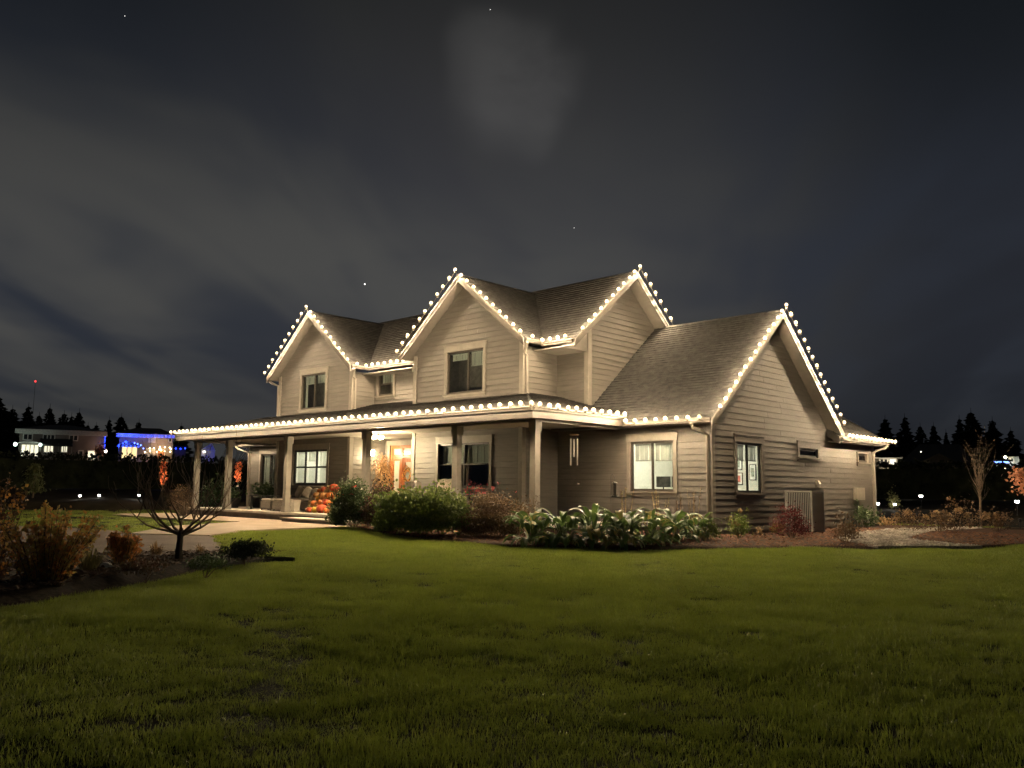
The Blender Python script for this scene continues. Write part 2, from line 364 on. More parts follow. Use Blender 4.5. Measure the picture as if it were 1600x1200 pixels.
wall(front(0), [(lg1, 0.28), (cg0, 0.28), (cg0, 3.3), (lg1, 3.3)], H_dr, single=False)
wall(lambda u, z, d=0.0: Vector((cg0-d, u, z)), [(CY, 0.28), (0, 0.28), (0, 3.3), (CY, 3.3)], single=False)
H_lw = [(-24.23, -22.91, 1.21, 2.71)]
wall(front(0), [(-25.3, Z0), (lg0, Z0), (lg0, 3.10), (-25.3, 3.10)], H_lw, single=False)
# plain walls on the sides nobody sees closely: they close the building
pl = MB(); pl.box((-25.2, 8.9, 0), (-0.1, 9.0, 3.1)); pl.box((-25.4, 0.02, 0), (-25.3, 9.0, 3.1)); pl.box((lg0-0.1, CY+0.02, 0.28), (lg0, 0.1, 6.0)); pl.box((lg0-0.1, -0.1, 3), (lg0, 5, 6)); pl.box((-20, 4.9, 3), (-4.4, 5.0, 5.8)); pl.box((-5, 11.35, 0), (-0.03, 11.45, 3.2)); pl.box((-5.1, 9.0, 0), (-5.0, 11.35, 3.2))
pl.build('wall', SIDING, house)
MB().box((-25.25, 0.03, -0.3), (-0.06, 8.9, Z0)).box((-4.9, 8.9, -0.3), (-0.06, 11.38, Z0)).build('foundation', FOUND, house)

# --- corner boards
corner_board(0, 0, Z0-0.02, 3.13); corner_board(0, 11.45, Z0-0.02, zst, sy=1)
corner_board(cg1, CY, 0.28, 3.2); corner_board(cg1, CY, 4.12, 5.9)
corner_board(-4.36, -0.06, 3.72, 6.55); corner_board(lg1, CY, 0.28, 3.2); corner_board(lg1, CY, 4.12, 5.85)
corner_board(lg0, CY, 4.12, 5.9, sx=-1, both=False); corner_board(lg0, CY, 0.28, 3.2, sx=-1, both=False)
corner_board(cg0, CY, 0.28, 3.2, sx=-1, both=True); corner_board(cg0, CY, 4.12, 5.9, sx=-1, both=False); corner_board(-25.3, 0, Z0, 3.1, sx=-1, both=False)

# --- roofs
def clip_spans(poly2, v):
    return spans(poly2, v)
def roof(poly, e, s, tabs=True, expo=0.145, tabw=0.32, soffit=True):
    """one roof plane: poly (3D, counter-clockwise from above), e = unit vector along the eave, s = unit vector up the slope"""
    e = Vector(e).normalized(); s = Vector(s).normalized(); n = e.cross(s)
    if n.z < 0: n = -n
    poly = [Vector(p) for p in poly]; o = poly[0]
    r = MB().extr(poly, -n*0.03).build('roof', DECK, house)
    if soffit: MB().extr([p-n*0.031 for p in poly], -n*0.12).build('soffit', SOFFIT, r)
    p2 = [((p-o).dot(e), (p-o).dot(s)) for p in poly]; v0, v1 = min(v for _, v in p2), max(v for _, v in p2)
    mb = MB(); k = 0; v = v0
    while v < v1-0.01:
        vt = min(v+expo+0.02, v1); 
        for (a, b) in spans(p2, v+0.02 if v+0.02 < v1 else v+0.005):
            u = a-rnd.random()*tabw
            while u < b:
                w_ = tabw*rnd.uniform(0.55, 1.25); ua, ub = max(a, u), min(b, u+w_-0.006); u += w_
                if ub-ua < 0.02: continue
                h = 0.018+rnd.random()*0.012; vv = v+rnd.uniform(-0.006, 0.006)
                A = o+e*ua+s*vv; B = o+e*ub+s*vv; Cc = o+e*ub+s*vt; D = o+e*ua+s*vt
                mb.add((A+n*h, B+n*h, Cc+n*0.004, D+n*0.004, A, B), ((0,1,2,3), (4,5,1,0)) if e.cross(s).z > 0 else ((3,2,1,0), (0,1,5,4)))
        v += expo; k += 1
    mb.build('shingles', SHING, r, kind='stuff')
    return r
def slope(a): return (1/math.sqrt(1+a*a), a/math.sqrt(1+a*a))
X, Y = Vector((1,0,0)), Vector((0,1,0))
def sv(dirv, a): c, s_ = slope(a); return dirv*c+Vector((0,0,s_))
# main roof
roof([(-20.3,-1.3,5.80), (-3.88,-1.3,5.80), (-3.88,1.91,8.50), (-20.3,1.91,8.50)], X, sv(Y, .841), expo=0.17, soffit=False)
MB().extr([(-3.90,-1.3,5.77), (-3.90,1.91,8.47), (-4.36,1.91,8.47), (-4.36,-1.3,5.77)], (0,0,-0.16)).build('soffit', SOFFIT, house)
roof([(-3.88,5.12,5.80), (-20.3,5.12,5.80), (-20.3,1.91,8.50), (-3.88,1.91,8.50)], X, sv(-Y, .841), expo=0.3)
for xa, xb in ((cg1+0.02, -4.37), (lg1+0.02, cg0-0.02)):
    MB().box((xa, -1.26, 5.60), (xb, (-0.06 if xa > -6 else -0.61), 5.64)).build('soffit', SOFFIT, house)
MB().extr([(-4.375,-1.26,5.60), (-4.375,-0.03,5.60), (-4.375,-0.03,6.62), (-4.375,-1.26,5.63)], (0.014,0,0)).build('soffit', SOFFIT, house)
# front gables
for cxm, zr, ze, half in ((cgm-0.01, 8.37, 5.88, 3.06), (lgm, 8.35, 5.86, 3.05)):
    a = (zr-ze)/half; yv = 1.91-(8.50-ze)/.841; yt = 1.91-(8.50-zr)/.841
    roof([(cxm+half, -2.086, ze), (cxm+half, yv, ze), (cxm, yt, zr), (cxm, -2.086, zr)], Y, sv(-X, a))
    roof([(cxm-half, yv, ze), (cxm-half, -2.086, ze), (cxm, -2.086, zr), (cxm, yt, zr)], Y, sv(X, a), expo=0.2)
# wing
roof([(-5.5,-0.6,3.23), (0.40,-0.6,3.23), (0.40,3.68,6.87), (-5.5,3.68,6.87)], X, sv(Y, .85))
roof([(0.40,7.93,3.26), (-5.5,7.93,3.26), (-5.5,3.68,6.87), (0.40,3.68,6.87)], X, sv(-Y, .85), expo=0.25)
roof([(0.45,7.55,3.14), (0.45,11.87,3.14), (-3.95,11.87,5.78), (-3.95,7.55,5.78)], Y, sv(-X, .6))
# left one-storey wing
roof([(-25.8,-0.5,3.22), (-20.0,-0.5,3.22), (-20.0,4.4,5.9), (-25.8,4.4,5.9)], X, sv(Y, .547), expo=0.25)
# porch
PZ, PA = 3.43, 0.267
roof([(-23.6,-4.5,PZ), (-2.65,-4.5,PZ), (-5.46,-1.69,PZ+PA*2.81), (-10.95,-1.69,PZ+PA*2.81), (-10.95,-0.6,PZ+PA*3.9), (-14.76,-0.6,PZ+PA*3.9), (-14.76,-1.69,PZ+PA*2.81), (-20.8,-1.69,PZ+PA*2.81)], X, sv(Y, PA), soffit=False)
roof([(-2.65,-4.5,PZ), (-2.65,0.3,PZ), (-5.65,0.3,PZ+PA*3.0), (-5.65,-1.50,PZ+PA*3.0)], Y, sv(-X, PA), soffit=False)
roof([(-23.6,0.0,PZ), (-23.6,-4.5,PZ), (-20.8,-1.7,PZ+PA*2.8), (-20.8,0.0,PZ+PA*2.8)], Y, sv(X, PA), soffit=False)
# hip and ridge caps
def cap(a, b, w=0.26):
    a = Vector(a); b = Vector(b); d = b-a; n = max(1, int(d.length/0.22)); mb = MB(); sdv = d.cross(Vector((0,0,1))).normalized()
    for i in range(n):
        p = a+d*(i/n); q = a+d*((i+1.15)/n); up = Vector((0,0,0.022)); dn = Vector((0,0,-0.015 if abs(d.normalized().z) > .2 else -0.09))
        mb.add((p+up, q+up*.7, p+sdv*w/2+dn+up, q+sdv*w/2+dn+up*.7, p-sdv*w/2+dn+up, q-sdv*w/2+dn+up*.7, p, p+sdv*w/2+dn, p-sdv*w/2+dn), ((0,2,3,1), (0,1,5,4), (6,7,2,0), (6,0,4,8)))
    return mb.build('ridge_cap', SHING, house)
cap((-2.65,-4.5,PZ+.01), (-5.46,-1.69,PZ+PA*2.81+.01), 0.34); cap((-23.6,-4.5,PZ+.01), (-20.8,-1.7,PZ+PA*2.8+.01), 0.34)
cap((0.4,3.68,6.89), (-4.3,3.68,6.89)); cap((-3.88,1.91,8.52), (-20.3,1.91,8.52)); cap((cgm-.01,-2.086,8.39), (cgm-.01,1.75,8.39)); cap((lgm,-2.086,8.37), (lgm,1.7,8.37))

# --- rake boards (bargeboards) along the gable edges
RAKE = mat('bargeboard_paint', (0.048, 0.042, 0.034), 0.5, 0.05, 6.0, 0.06, 80)
def rake(a, b, out, h=0.235, th=0.032, drop=0.0):
    a = Vector(a); b = Vector(b); out = Vector(out); d = Vector((0,0,-h))
    mb = MB().extr([a, b, b+d, a+d], out*th)
    e = 0.085; mb.extr([a+out*th, b+out*th, b+out*th-Vector((0,0,e)), a+out*th-Vector((0,0,e))], out*0.02)
    return mb.build('rake_board', RAKE, house)
for cxm, zr, ze, half in ((cgm-0.01, 8.37, 5.88, 3.06), (lgm, 8.35, 5.86, 3.05)):
    for sgn in (-1, 1): rake((cxm+sgn*half, -2.086, ze), (cxm, -2.086, zr), -Y)
rake((-3.88,-1.32,5.785), (-3.88,1.91,8.50), X); rake((-3.88,1.91,8.50), (-3.88,4.4,6.41), X)
rake((0.40,-0.66,3.18), (0.40,3.68,6.87), X); rake((0.40,3.68,6.87), (0.40,7.95,3.25), X)
rake((0.45,7.55,3.14), (0.03,7.55,3.39), -Y, h=0.26); rake((0.45,11.87,3.14), (-3.9,11.87,5.75), Y, h=0.26)
MB().box((-0.02,7.58,2.96), (0.42,11.84,3.0)).build('soffit', SOFFIT, house)
MB().box((-5.6,-0.56,3.09), (0.36,-0.03,3.11)).build('soffit', SOFFIT, house)
MB().box((-25.7,-0.46,3.07), (-20.0,-0.02,3.09)).build('soffit', SOFFIT, house)

# --- gutters and downspouts
def gutter(a, b, out, fd=0.112):
    a = Vector(a); b = Vector(b); out = Vector(out); U = Vector((0,0,1))
    pr = [(0.0,0.0), (0.0,-0.105), (0.055,-0.105), (0.065,-0.06), (0.095,-0.035), (0.10,0.0), (0.085,0.004), (0.085,-0.025)]
    g = MB().extr([a+out*p+U*q for p, q in pr], b-a).build('gutter', EDGE, house)
    MB().extr([a-U*0.02-out*0.001, a-U*fd-out*0.001, a-U*fd-out*0.03, a-U*0.02-out*0.03], b-a).build('fascia', EDGE, g); return g
gutter((-2.55,-0.605,3.215), (0.38,-0.605,3.215), -Y)
gutter((0.455,7.60,3.12), (0.455,11.82,3.12), X)
gutter((cgm+3.06,-2.06,5.87), (cgm+3.06,-1.33,5.87), X); gutter((cg1+.5,-1.305,5.80), (-3.93,-1.305,5.80), -Y)
gutter((lgm+3.06,-2.06,5.85), (lgm+3.06,-1.33,5.85), X); gutter((lg1+.5,-1.305,5.82), (cg0-0.40,-1.305,5.82), -Y)
gutter((-23.6,-4.505,PZ-0.01), (-2.65,-4.505,PZ-0.01), -Y, 0.31); gutter((-2.645,-4.5,PZ-0.01), (-2.645,-0.42,PZ-0.01), X, 0.30)
gutter((-25.8,-0.505,3.21), (-23.75,-0.505,3.21), -Y); gutter((lgm-3.06,-1.4,5.85), (lgm-3.06,-2.06,5.85), -X)
def spout(pts, r=0.05): return MB().tube(pts, r, 6).build('downspout', TRIM, house)
spout([(-0.22,-0.66,3.10), (-0.22,-0.60,2.98), (-0.12,-0.30,2.90), (-0.075,-0.085,2.80), (-0.075,-0.085,0.15), (-0.075,-0.2,0.06)])
spout([(0.53,11.55,3.0), (0.45,11.52,2.9), (0.16,11.4,2.80), (0.08,11.38,2.7), (0.08,11.38,0.22), (0.22,11.38,0.1)])
spout([(cgm+3.13,-2.0,5.74), (cgm+3.02,-1.95,5.64), (cg1+0.10,-1.75,5.50), (cg1+0.09,-1.62,5.42), (cg1+0.09,-1.60,4.25), (cg1+0.2,-1.62,4.16)])
spout([(lgm+3.13,-2.0,5.72), (lgm+3.02,-1.95,5.62), (lg1+0.10,-1.75,5.48), (lg1+0.09,-1.62,5.4), (lg1+0.09,-1.60,4.25), (lg1+0.2,-1.62,4.16)])
spout([(cg0-0.5,-1.36,5.68), (cg0-0.35,-1.45,5.6), (cg0-0.10,-1.7,5.5), (cg0-0.07,-1.73,5.35)])
spout([(lgm-3.1,-1.95,5.72), (lgm-2.9,-1.9,5.6), (lg0-0.08,-1.73,5.5), (lg0-0.06,-1.72,4.2)])
spout([(-25.7,-0.56,3.08), (-25.6,-0.5,2.98), (-25.25,-0.10,2.8), (-25.22,-0.08,0.2)])

# --- porch
pf = MB().box((-23.2,-4.20,0.20), (-2.85,-0.04,0.28)).build('porch_floor', CONC, house)
MB().box((-23.12,-4.14,-0.2), (-2.93,-0.2,0.20)).build('porch_skirt', PORCHBASE, house)
MB().box((-14.2,-4.86,-0.1), (-10.4,-4.141,0.10)).build('porch_step_riser', PORCHBASE, house)
MB().box((-14.24,-4.92,0.10), (-10.36,-4.142,0.145)).build('porch_step', CONC, house)
MB().box((-23.3,-4.38,3.15), (-2.78,-0.03,3.19)).build('porch_ceiling', CEILP, house)
MB().box((-23.42,-4.49,3.125), (-2.70,-4.03,3.137)).box((-3.0,-4.02,3.126), (-2.67,-0.45,3.138)).build('soffit', SOFFIT, house)
MB().box((-22.98,-4.02,3.055), (-2.985,-3.82,3.27)).build('porch_beam', TRIM, house); MB().box((-3.20,-3.81,3.055), (-2.985,-0.24,3.265)).build('porch_beam', TRIM, house)
MB().box((-22.98,-3.81,3.055), (-22.76,-0.04,3.26)).build('porch_beam', TRIM, house)
for px_ in (-22.62, -19.88, -15.42, -10.60, -6.14, -3.00):
    w_ = 0.20; x0, y0 = px_-w_, -4.0
    p = MB().box((x0, y0, 0.28), (x0+w_, y0+w_, 3.055)).build('porch_post', TRIM, house)
    MB().box((x0-0.03, y0-0.03, 2.80), (x0+w_+0.03, y0+w_+0.03, 3.054)).build('post_cap', TRIM, p)
    MB().box((x0-0.03, y0-0.03, 0.281), (x0+w_+0.03, y0+w_+0.03, 0.50)).build('post_base', TRIM, p)

# --- windows
window(front(0), *H_wing[0], fm=BRONZE, vm=(-1.99,), blind=[(-2.68, -2.03, 2.10, 2.62), (-1.95, -1.29, 2.10, 2.62)], dark=False, blind_gap=0.165)
window(side(0), *H_gab[0], fm=BLACKFR, vm=(2.06,), blind=[(1.42, 2.02, 2.14, 2.60), (2.10, 2.75, 2.14, 2.60)], dark=False, wood=SIDING, blind_gap=0.14)
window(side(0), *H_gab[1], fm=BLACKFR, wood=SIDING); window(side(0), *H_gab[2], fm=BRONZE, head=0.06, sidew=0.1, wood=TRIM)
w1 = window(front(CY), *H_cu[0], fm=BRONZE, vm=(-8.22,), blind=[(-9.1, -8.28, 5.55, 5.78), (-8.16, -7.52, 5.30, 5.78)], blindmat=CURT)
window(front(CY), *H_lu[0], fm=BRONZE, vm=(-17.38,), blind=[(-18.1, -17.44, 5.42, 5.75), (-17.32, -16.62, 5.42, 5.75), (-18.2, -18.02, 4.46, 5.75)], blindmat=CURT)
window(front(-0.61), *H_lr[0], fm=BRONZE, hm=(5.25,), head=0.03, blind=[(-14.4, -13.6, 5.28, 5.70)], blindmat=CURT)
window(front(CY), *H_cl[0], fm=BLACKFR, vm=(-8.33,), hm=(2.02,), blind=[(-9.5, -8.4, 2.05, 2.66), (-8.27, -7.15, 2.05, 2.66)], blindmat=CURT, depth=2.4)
v3 = [H_ll[0][0]+(H_ll[0][1]-H_ll[0][0])*t for t in (1/3, 2/3)]
window(front(CY), *H_ll[0], fm=BLACKFR, vm=v3, hm=(2.0,), dark=False, fw=0.075, blind=[(-18.57, -17.92, 2.03, 2.62), (-17.77, -17.12, 2.24, 2.62), (-16.97, -16.31, 2.03, 2.62)], blind_gap=0.16, blindmat=mat('sheer_blind', (.45,.45,.41), .8, .05, 5, trans=.8))
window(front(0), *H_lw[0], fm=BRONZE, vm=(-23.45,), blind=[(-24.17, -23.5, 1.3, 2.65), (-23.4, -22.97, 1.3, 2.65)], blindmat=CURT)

# --- lit rooms behind the bright windows
def room(x0, x1, y0, y1, z0, z1, lamp, power, hide=()):
    mb = MB()
    F = dict(back=((x0,y1,z0),(x1,y1,z0),(x1,y1,z1),(x0,y1,z1)), left=((x0,y0,z0),(x0,y1,z0),(x0,y1,z1),(x0,y0,z1)), right=((x1,y0,z0),(x1,y1,z0),(x1,y1,z1),(x1,y0,z1)),
             floor=((x0,y0,z0),(x1,y0,z0),(x1,y1,z0),(x0,y1,z0)), ceil=((x0,y0,z1),(x1,y0,z1),(x1,y1,z1),(x0,y1,z1)))
    for k, q in F.items():
        if k not in hide: mb.quad(*q)
    r = mb.build('room', ROOM, house)
    ld = bpy.data.lights.new('room_lamp', 'POINT'); ld.energy = power; ld.color = (1.0, 0.93, 0.72); ld.shadow_soft_size = 0.12
    lo = bpy.data.objects.new('room_lamp', ld); C.objects.link(lo); lo.location = lamp; lo.parent = r
    return r
room(-4.3, -0.11, 0.11, 4.6, 0.3, 2.9, (-2.3, 2.2, 2.75), 150, hide=('right',))
room(lg0+0.4, lg1-0.15, CY+0.11, 1.6, 0.3, 2.95, (-17.4, 0.3, 2.8), 150)
SHADE = mat('roller_shade', (0.6, 0.6, 0.55), 0.8, 0.03, trans=0.6)
for i in range(3):
    u0 = H_ll[0][0]+0.08+i*0.805
    MB().quad((u0, CY+0.15, 1.33), (u0+0.64, CY+0.15, 1.33), (u0+0.64, CY+0.155, 2.0), (u0, CY+0.155, 2.0)).build('roller_shade', SHADE, house)

# --- front door with sidelight and transom
DOORW = mat('stained_door_wood', (0.33, 0.105, 0.03), 0.4, 0.15, 4, 0.1, 40, stretch=(8, 8, 0.6))
DG = mat('frosted_glass', (0.55, 0.53, 0.45), 0.25, 0.05, 4)
D = front(0)
def dbx(mb, a0, a1, b0, b1, d0, d1): return mb.hexa((D(a0,b0,d0), D(a1,b0,d0), D(a1,b0,d1), D(a0,b0,d1)), (D(a0,b1,d0), D(a1,b1,d0), D(a1,b1,d1), D(a0,b1,d1)))
fr = MB()
for a, b in ((-14.40, -14.30), (-13.76, -13.66), (-12.72, -12.62)): dbx(fr, a, b, 0.28, 2.86, -0.10, -0.01)
for a, b in ((-14.30, -13.76), (-13.66, -12.72)): dbx(fr, a, b, 2.36, 2.46, -0.10, -0.012); dbx(fr, a, b, 2.78, 2.86, -0.10, -0.012)
door_f = fr.build('door_frame', DOORW, house)
dl = MB(); dbx(dl, -13.655, -13.50, 0.29, 2.355, -0.075, -0.03); dbx(dl, -12.88, -12.725, 0.29, 2.355, -0.075, -0.03); dbx(dl, -13.50, -12.88, 2.21, 2.355, -0.075, -0.03); dbx(dl, -13.50, -12.88, 0.29, 1.05, -0.075, -0.03); dbx(dl, -13.42, -12.96, 0.42, 0.92, -0.03, -0.018)
door = dl.build('door', DOORW, house)
g_ = MB(); dbx(g_, -13.50, -12.88, 1.05, 2.21, -0.06, -0.05); g_.build('pane', DG, door)
MB().tube([(-13.58,0.02,1.15), (-13.58,-0.05,1.15), (-13.58,-0.05,1.32)], 0.014, 6).build('handle', BLACKFR, door)
dl = MB(); dbx(dl, -14.295, -14.20, 0.29, 2.355, -0.075, -0.03); dbx(dl, -13.86, -13.765, 0.29, 2.355, -0.075, -0.03); dbx(dl, -14.2, -13.86, 2.26, 2.355, -0.075, -0.03); dbx(dl, -14.2, -13.86, 0.29, 0.55, -0.075, -0.03)
sl = dl.build('door_sidelight', DOORW, house); g_ = MB(); dbx(g_, -14.2, -13.86, 0.55, 2.26, -0.06, -0.05); g_.build('pane', DG, sl)
for a, b in ((-14.30, -13.76), (-13.66, -12.72)):
    t_ = MB(); dbx(t_, a, a+0.06, 2.461, 2.779, -0.07, -0.03); dbx(t_, b-0.06, b, 2.461, 2.779, -0.07, -0.03); dbx(t_, a+.06, b-.06, 2.461, 2.51, -0.07, -0.03); dbx(t_, a+.06, b-.06, 2.73, 2.779, -0.07, -0.03)
    t_ = t_.build('transom', DOORW, house); g_ = MB(); dbx(g_, a+.06, b-.06, 2.51, 2.73, -0.055, -0.05); g_.build('pane', DG, t_)
cs = MB(); dbx(cs, -14.56, -14.401, 0.28, 2.87, 0.001, 0.038); dbx(cs, -12.619, -12.46, 0.28, 2.87, 0.001, 0.038); dbx(cs, -14.6, -12.42, 2.871, 3.06, 0.001, 0.046); cs.build('door_casing', TRIM, house)

# ------------------------------------------------------------------ string lights on the eaves and gables
bulb_me = MB().lathe([(0.014,-0.058), (0.042,-0.034), (0.056,0.0), (0.051,0.032), (0.031,0.056), (0.008,0.068)], 8).mesh('bulb', BULBM, True)
bulb_ld = bpy.data.lights.new('bulb_light', 'POINT'); bulb_ld.energy = BULB; bulb_ld.color = (1.0, 0.755, 0.465); bulb_ld.shadow_soft_size = 0.072
def string_lights(label, runs, step=0.375, back=None):
    a0 = Vector(runs[0][0]); t = thing('string_lights', label, 'string lights', a0, 0, 'strings of warm white bulbs on the house roof edges')
    wire = MB(); cnt = 0
    for a, b in runs:
        a = Vector(a); b = Vector(b); n = max(1, round((b-a).length/step)); pts = []
        for i in range(n+1):
            p = a+(b-a)*(i/n)+Vector((rnd.uniform(-.015, .015), rnd.uniform(-.015, .015), rnd.uniform(-.012, .012)))
            pts.append(p-Vector((0,0,0.075))-a0)
            if i < n or (a, b) == (Vector(runs[-1][0]), Vector(runs[-1][1])):
                bo_ = put('bulb', bulb_me, t, p-a0, (rnd.uniform(-.25, .25), rnd.uniform(-.25, .25), 0)); lo_ = bpy.data.objects.new('bulb_light', bulb_ld); C.objects.link(lo_); lo_.parent = bo_
                wire.tube([p-a0-Vector((0,0,.105)), p-a0-Vector((0,0,.09)), p-a0-Vector((0,0,.042))], [.018, .043, .047], 8)  # socket cup, made wide to shade the gutter below the bulb
                if back:
                    bv = Vector(back); sd_ = Vector((-bv.y, bv.x, 0)); c0 = p-a0+bv*.066
                    wire.hexa((c0-sd_*.05-Vector((0,0,.032)), c0+sd_*.05-Vector((0,0,.032)), c0+sd_*.05+bv*.008-Vector((0,0,.032)), c0-sd_*.05+bv*.008-Vector((0,0,.032))), (c0-sd_*.05+Vector((0,0,.02)), c0+sd_*.05+Vector((0,0,.02)), c0+sd_*.05+bv*.008+Vector((0,0,.02)), c0-sd_*.05+bv*.008+Vector((0,0,.02))))  # tab added behind the bulb to keep its light off the gutter
                    wire.tube([c0-Vector((0,0,.03)), c0+bv*.12-Vector((0,0,.045))], .006, 4); cnt += 1
        dense = []
        for p, q in zip(pts, pts[1:]): dense += [p, (p+q)/2-Vector((0,0,0.02))]
        wire.tube(dense+[pts[-1]], 0.008, 4)
    wire.build('cord', WIRE, t)
    return cnt
up, od = 0.17, 0.155                      # how far the bulbs stand above the roof edge and out from it
def rk(c, half, zr, ze, lab):
    global nb
    nb += string_lights(lab, [((c-half,-2.086-od,ze+up), (c,-2.086-od,zr+up)), ((c,-2.086-od,zr+up), (c+half,-2.086-od,ze+up))])
nb = 0
rk(lgm, 3.02, 8.35, 5.885, 'string of warm bulbs over the leftmost small gable of the upper storey')
nb += string_lights('warm bulbs on the gutter between the left and the middle gable', [((lgm+3.33,-2.0,5.85+.04), (lgm+3.33,-1.60,5.85+.04)), ((lgm+3.33,-1.58,5.82+.05), (cg0-0.46,-1.58,5.82+.05))])
rk(cgm-.01, 3.03, 8.37, 5.905, 'string of warm bulbs over the tall middle gable facing the lawn')
nb += string_lights('short string of warm bulbs on the gutter right of the middle gable', [((cgm+3.34,-2.0,5.87+.04), (cgm+3.34,-1.60,5.87+.04)), ((cgm+3.34,-1.58,5.80+.05), (-4.0,-1.58,5.80+.05))])
nb += string_lights('warm bulbs over the high right gable end above the wing roof', [((-3.88+od,-1.10,5.97+up), (-3.88+od,1.91,8.50+up)), ((-3.88+od,1.91,8.50+up), (-3.88+od,4.0,6.74+up))])
nb += string_lights('long row of warm bulbs along the front eave of the porch', [((-23.6,-4.74,PZ+.05), (-2.50,-4.74,PZ+.05))], back=(0,1,0))
nb += string_lights('row of warm bulbs along the short right end eave of the porch', [((-2.36,-4.52,PZ+.02), (-2.36,-0.80,PZ+.02))], back=(-1,0,0))
nb += string_lights('row of warm bulbs on the low gutter above the window of the right wing', [((-2.30,-0.90,3.215+.02), (0.17,-0.90,3.215+.02))], back=(0,1,0))
nb += string_lights('string of warm bulbs over the large low gable of the right wing', [((0.40+od,-0.45,3.36+up), (0.40+od,3.68,6.87+up)), ((0.40+od,3.68,6.87+up), (0.40+od,7.7,3.45+up))])
nb += string_lights('dense row of warm bulbs on the rear gutter at the house end', [((0.74,7.65,3.12+.03), (0.74,11.8,3.12+.03))], 0.33, back=(-1,0,0))
nb += string_lights('few warm bulbs on the low far left gutter seen under the porch', [((-25.75,-0.80,3.21+.04), (-23.9,-0.80,3.21+.04))])  # row carried on to the right, bulbs added to brighten the porch's left end
print('boards', NB[0], 'bulbs', nb)
# ------------------------------------------------------------------ ground
import numpy as np
nrs = np.random.RandomState(11)
GRASSG = mat('lawn_soil', (0.012, 0.014, 0.005), 0.95, 0.3, 1.5, 0.4, 30, spec=0.05, col2=(0.020, 0.023, 0.008))
MULCH = mat('bark_mulch', (0.055, 0.028, 0.017), 0.95, 0.4, 14, 0.6, 60, spec=0.2)
DARKSOIL = mat('dark_soil', (0.022, 0.016, 0.011), 0.95, 0.4, 12, 0.6, 50, spec=0.2)
ASPH = mat('driveway_paving', (0.115, 0.085, 0.066), 0.9, 0.12, 1.2, 0.25, 150, spec=0.25)
WALKM = mat('walkway_concrete', (0.30, 0.235, 0.175), 0.85, 0.08, 1.5, 0.15, 120, spec=0.25)
FIELD = mat('dark_field', (0.016, 0.017, 0.008), 0.95, 0.3, 0.4, spec=0.1)
def smooth(pts, n=4):                       # closed Catmull-Rom outline
    out = []
    k = len(pts)
    for i in range(k):
        p0, p1, p2, p3 = (Vector((*pts[(i+j-1) % k][:2], 0)) for j in range(4))
        for t in range(n):
            t = t/n; out.append(0.5*((2*p1)+(p2-p0)*t+(2*p0-5*p1+4*p2-p3)*t*t+(-p0+3*p1-3*p2+p3)*t**3))
    return [(v.x, v.y) for v in out]
def inside(poly, x, y):
    r = False; n = len(poly); j = n-1
    for i in range(n):
        xi, yi = poly[i]; xj, yj = poly[j]
        if (yi > y) != (yj > y) and x < (xj-xi)*(y-yi)/(yj-yi)+xi: r = not r
        j = i
    return r
def inside_np(poly, x, y):
    r = np.zeros(len(x), bool); n = len(poly); j = n-1
    for i in range(n):
        xi, yi = poly[i]; xj, yj = poly[j]
        if yi != yj: r ^= ((yi > y) != (yj > y)) & (x < (xj-xi)*(y-yi)/(yj-yi)+xi)
        j = i
    return r
def patch(name, outline, m, z=0.0, mound=0.0, step=0.35, edge=0.5):
    """a ground patch, slightly mounded towards its middle, with a skirt down into the ground"""
    bm_ = bmesh.new(); vs_ = [bm_.verts.new((x, y, z)) for x, y in outline]; 
    f = bm_.faces.new(vs_)
    if f.normal.z < 0: f.normal_flip()
    if mound:
        bmesh.ops.triangulate(bm_, faces=bm_.faces[:])
        for _ in range(5):
            long_ = [e for e in bm_.edges if e.calc_length() > step*2]
            if not long_: break
            bmesh.ops.subdivide_edges(bm_, edges=long_, cuts=1); bmesh.ops.triangulate(bm_, faces=bm_.faces[:])
        ol = [Vector((x, y, 0)) for x, y in outline]
        for v in bm_.verts:
            p = Vector((v.co.x, v.co.y, 0)); dmin = min((p-(a+(b-a)*max(0, min(1, (p-a).dot(b-a)/max(1e-9, (b-a).length_squared))))).length for a, b in zip(ol, ol[1:]+ol[:1]))
            t = min(1, dmin/edge); v.co.z = z+mound*t*(2-t)+0.02*t*noise.noise(Vector((v.co.x*2, v.co.y*2, 3)))
    be = [e for e in bm_.edges if e.is_boundary]
    g = bmesh.ops.extrude_edge_only(bm_, edges=be)
    for v in g['geom']:
        if isinstance(v, bmesh.types.BMVert): v.co.z = z-0.12
    bmesh.ops.recalc_face_normals(bm_, faces=bm_.faces[:])
    me = bpy.data.meshes.new(name); bm_.to_mesh(me); bm_.free(); me.materials.append(m); me.shade_smooth() if mound else None
    o = bpy.data.objects.new(name, me); C.objects.link(o); o['kind'] = 'structure'; return o
g2 = lambda *ps: [tuple(G(*p)[:2]) for p in ps]
front_edge = [(-10.2,-4.95), (-9.0,-5.5), (-7.7,-5.75), (-6.2,-6.35), (-4.65,-6.98), (-2.6,-7.35), (-0.7,-7.2), (0.6,-6.35), (1.6,-5.35), (2.55,-4.25), (3.6,-2.9), (4.6,-1.43), (5.3,-0.35), (5.9,0.55), (6.8,3.2), (8.5,8.0), (10.0,14.0)]
bed_out = front_edge+[(3.0,14.5), (-1.0,13.5), (-0.03,11.5), (-0.03,-0.03), (-2.9,-0.03), (-2.9,-4.2), (-10.2,-4.2)]
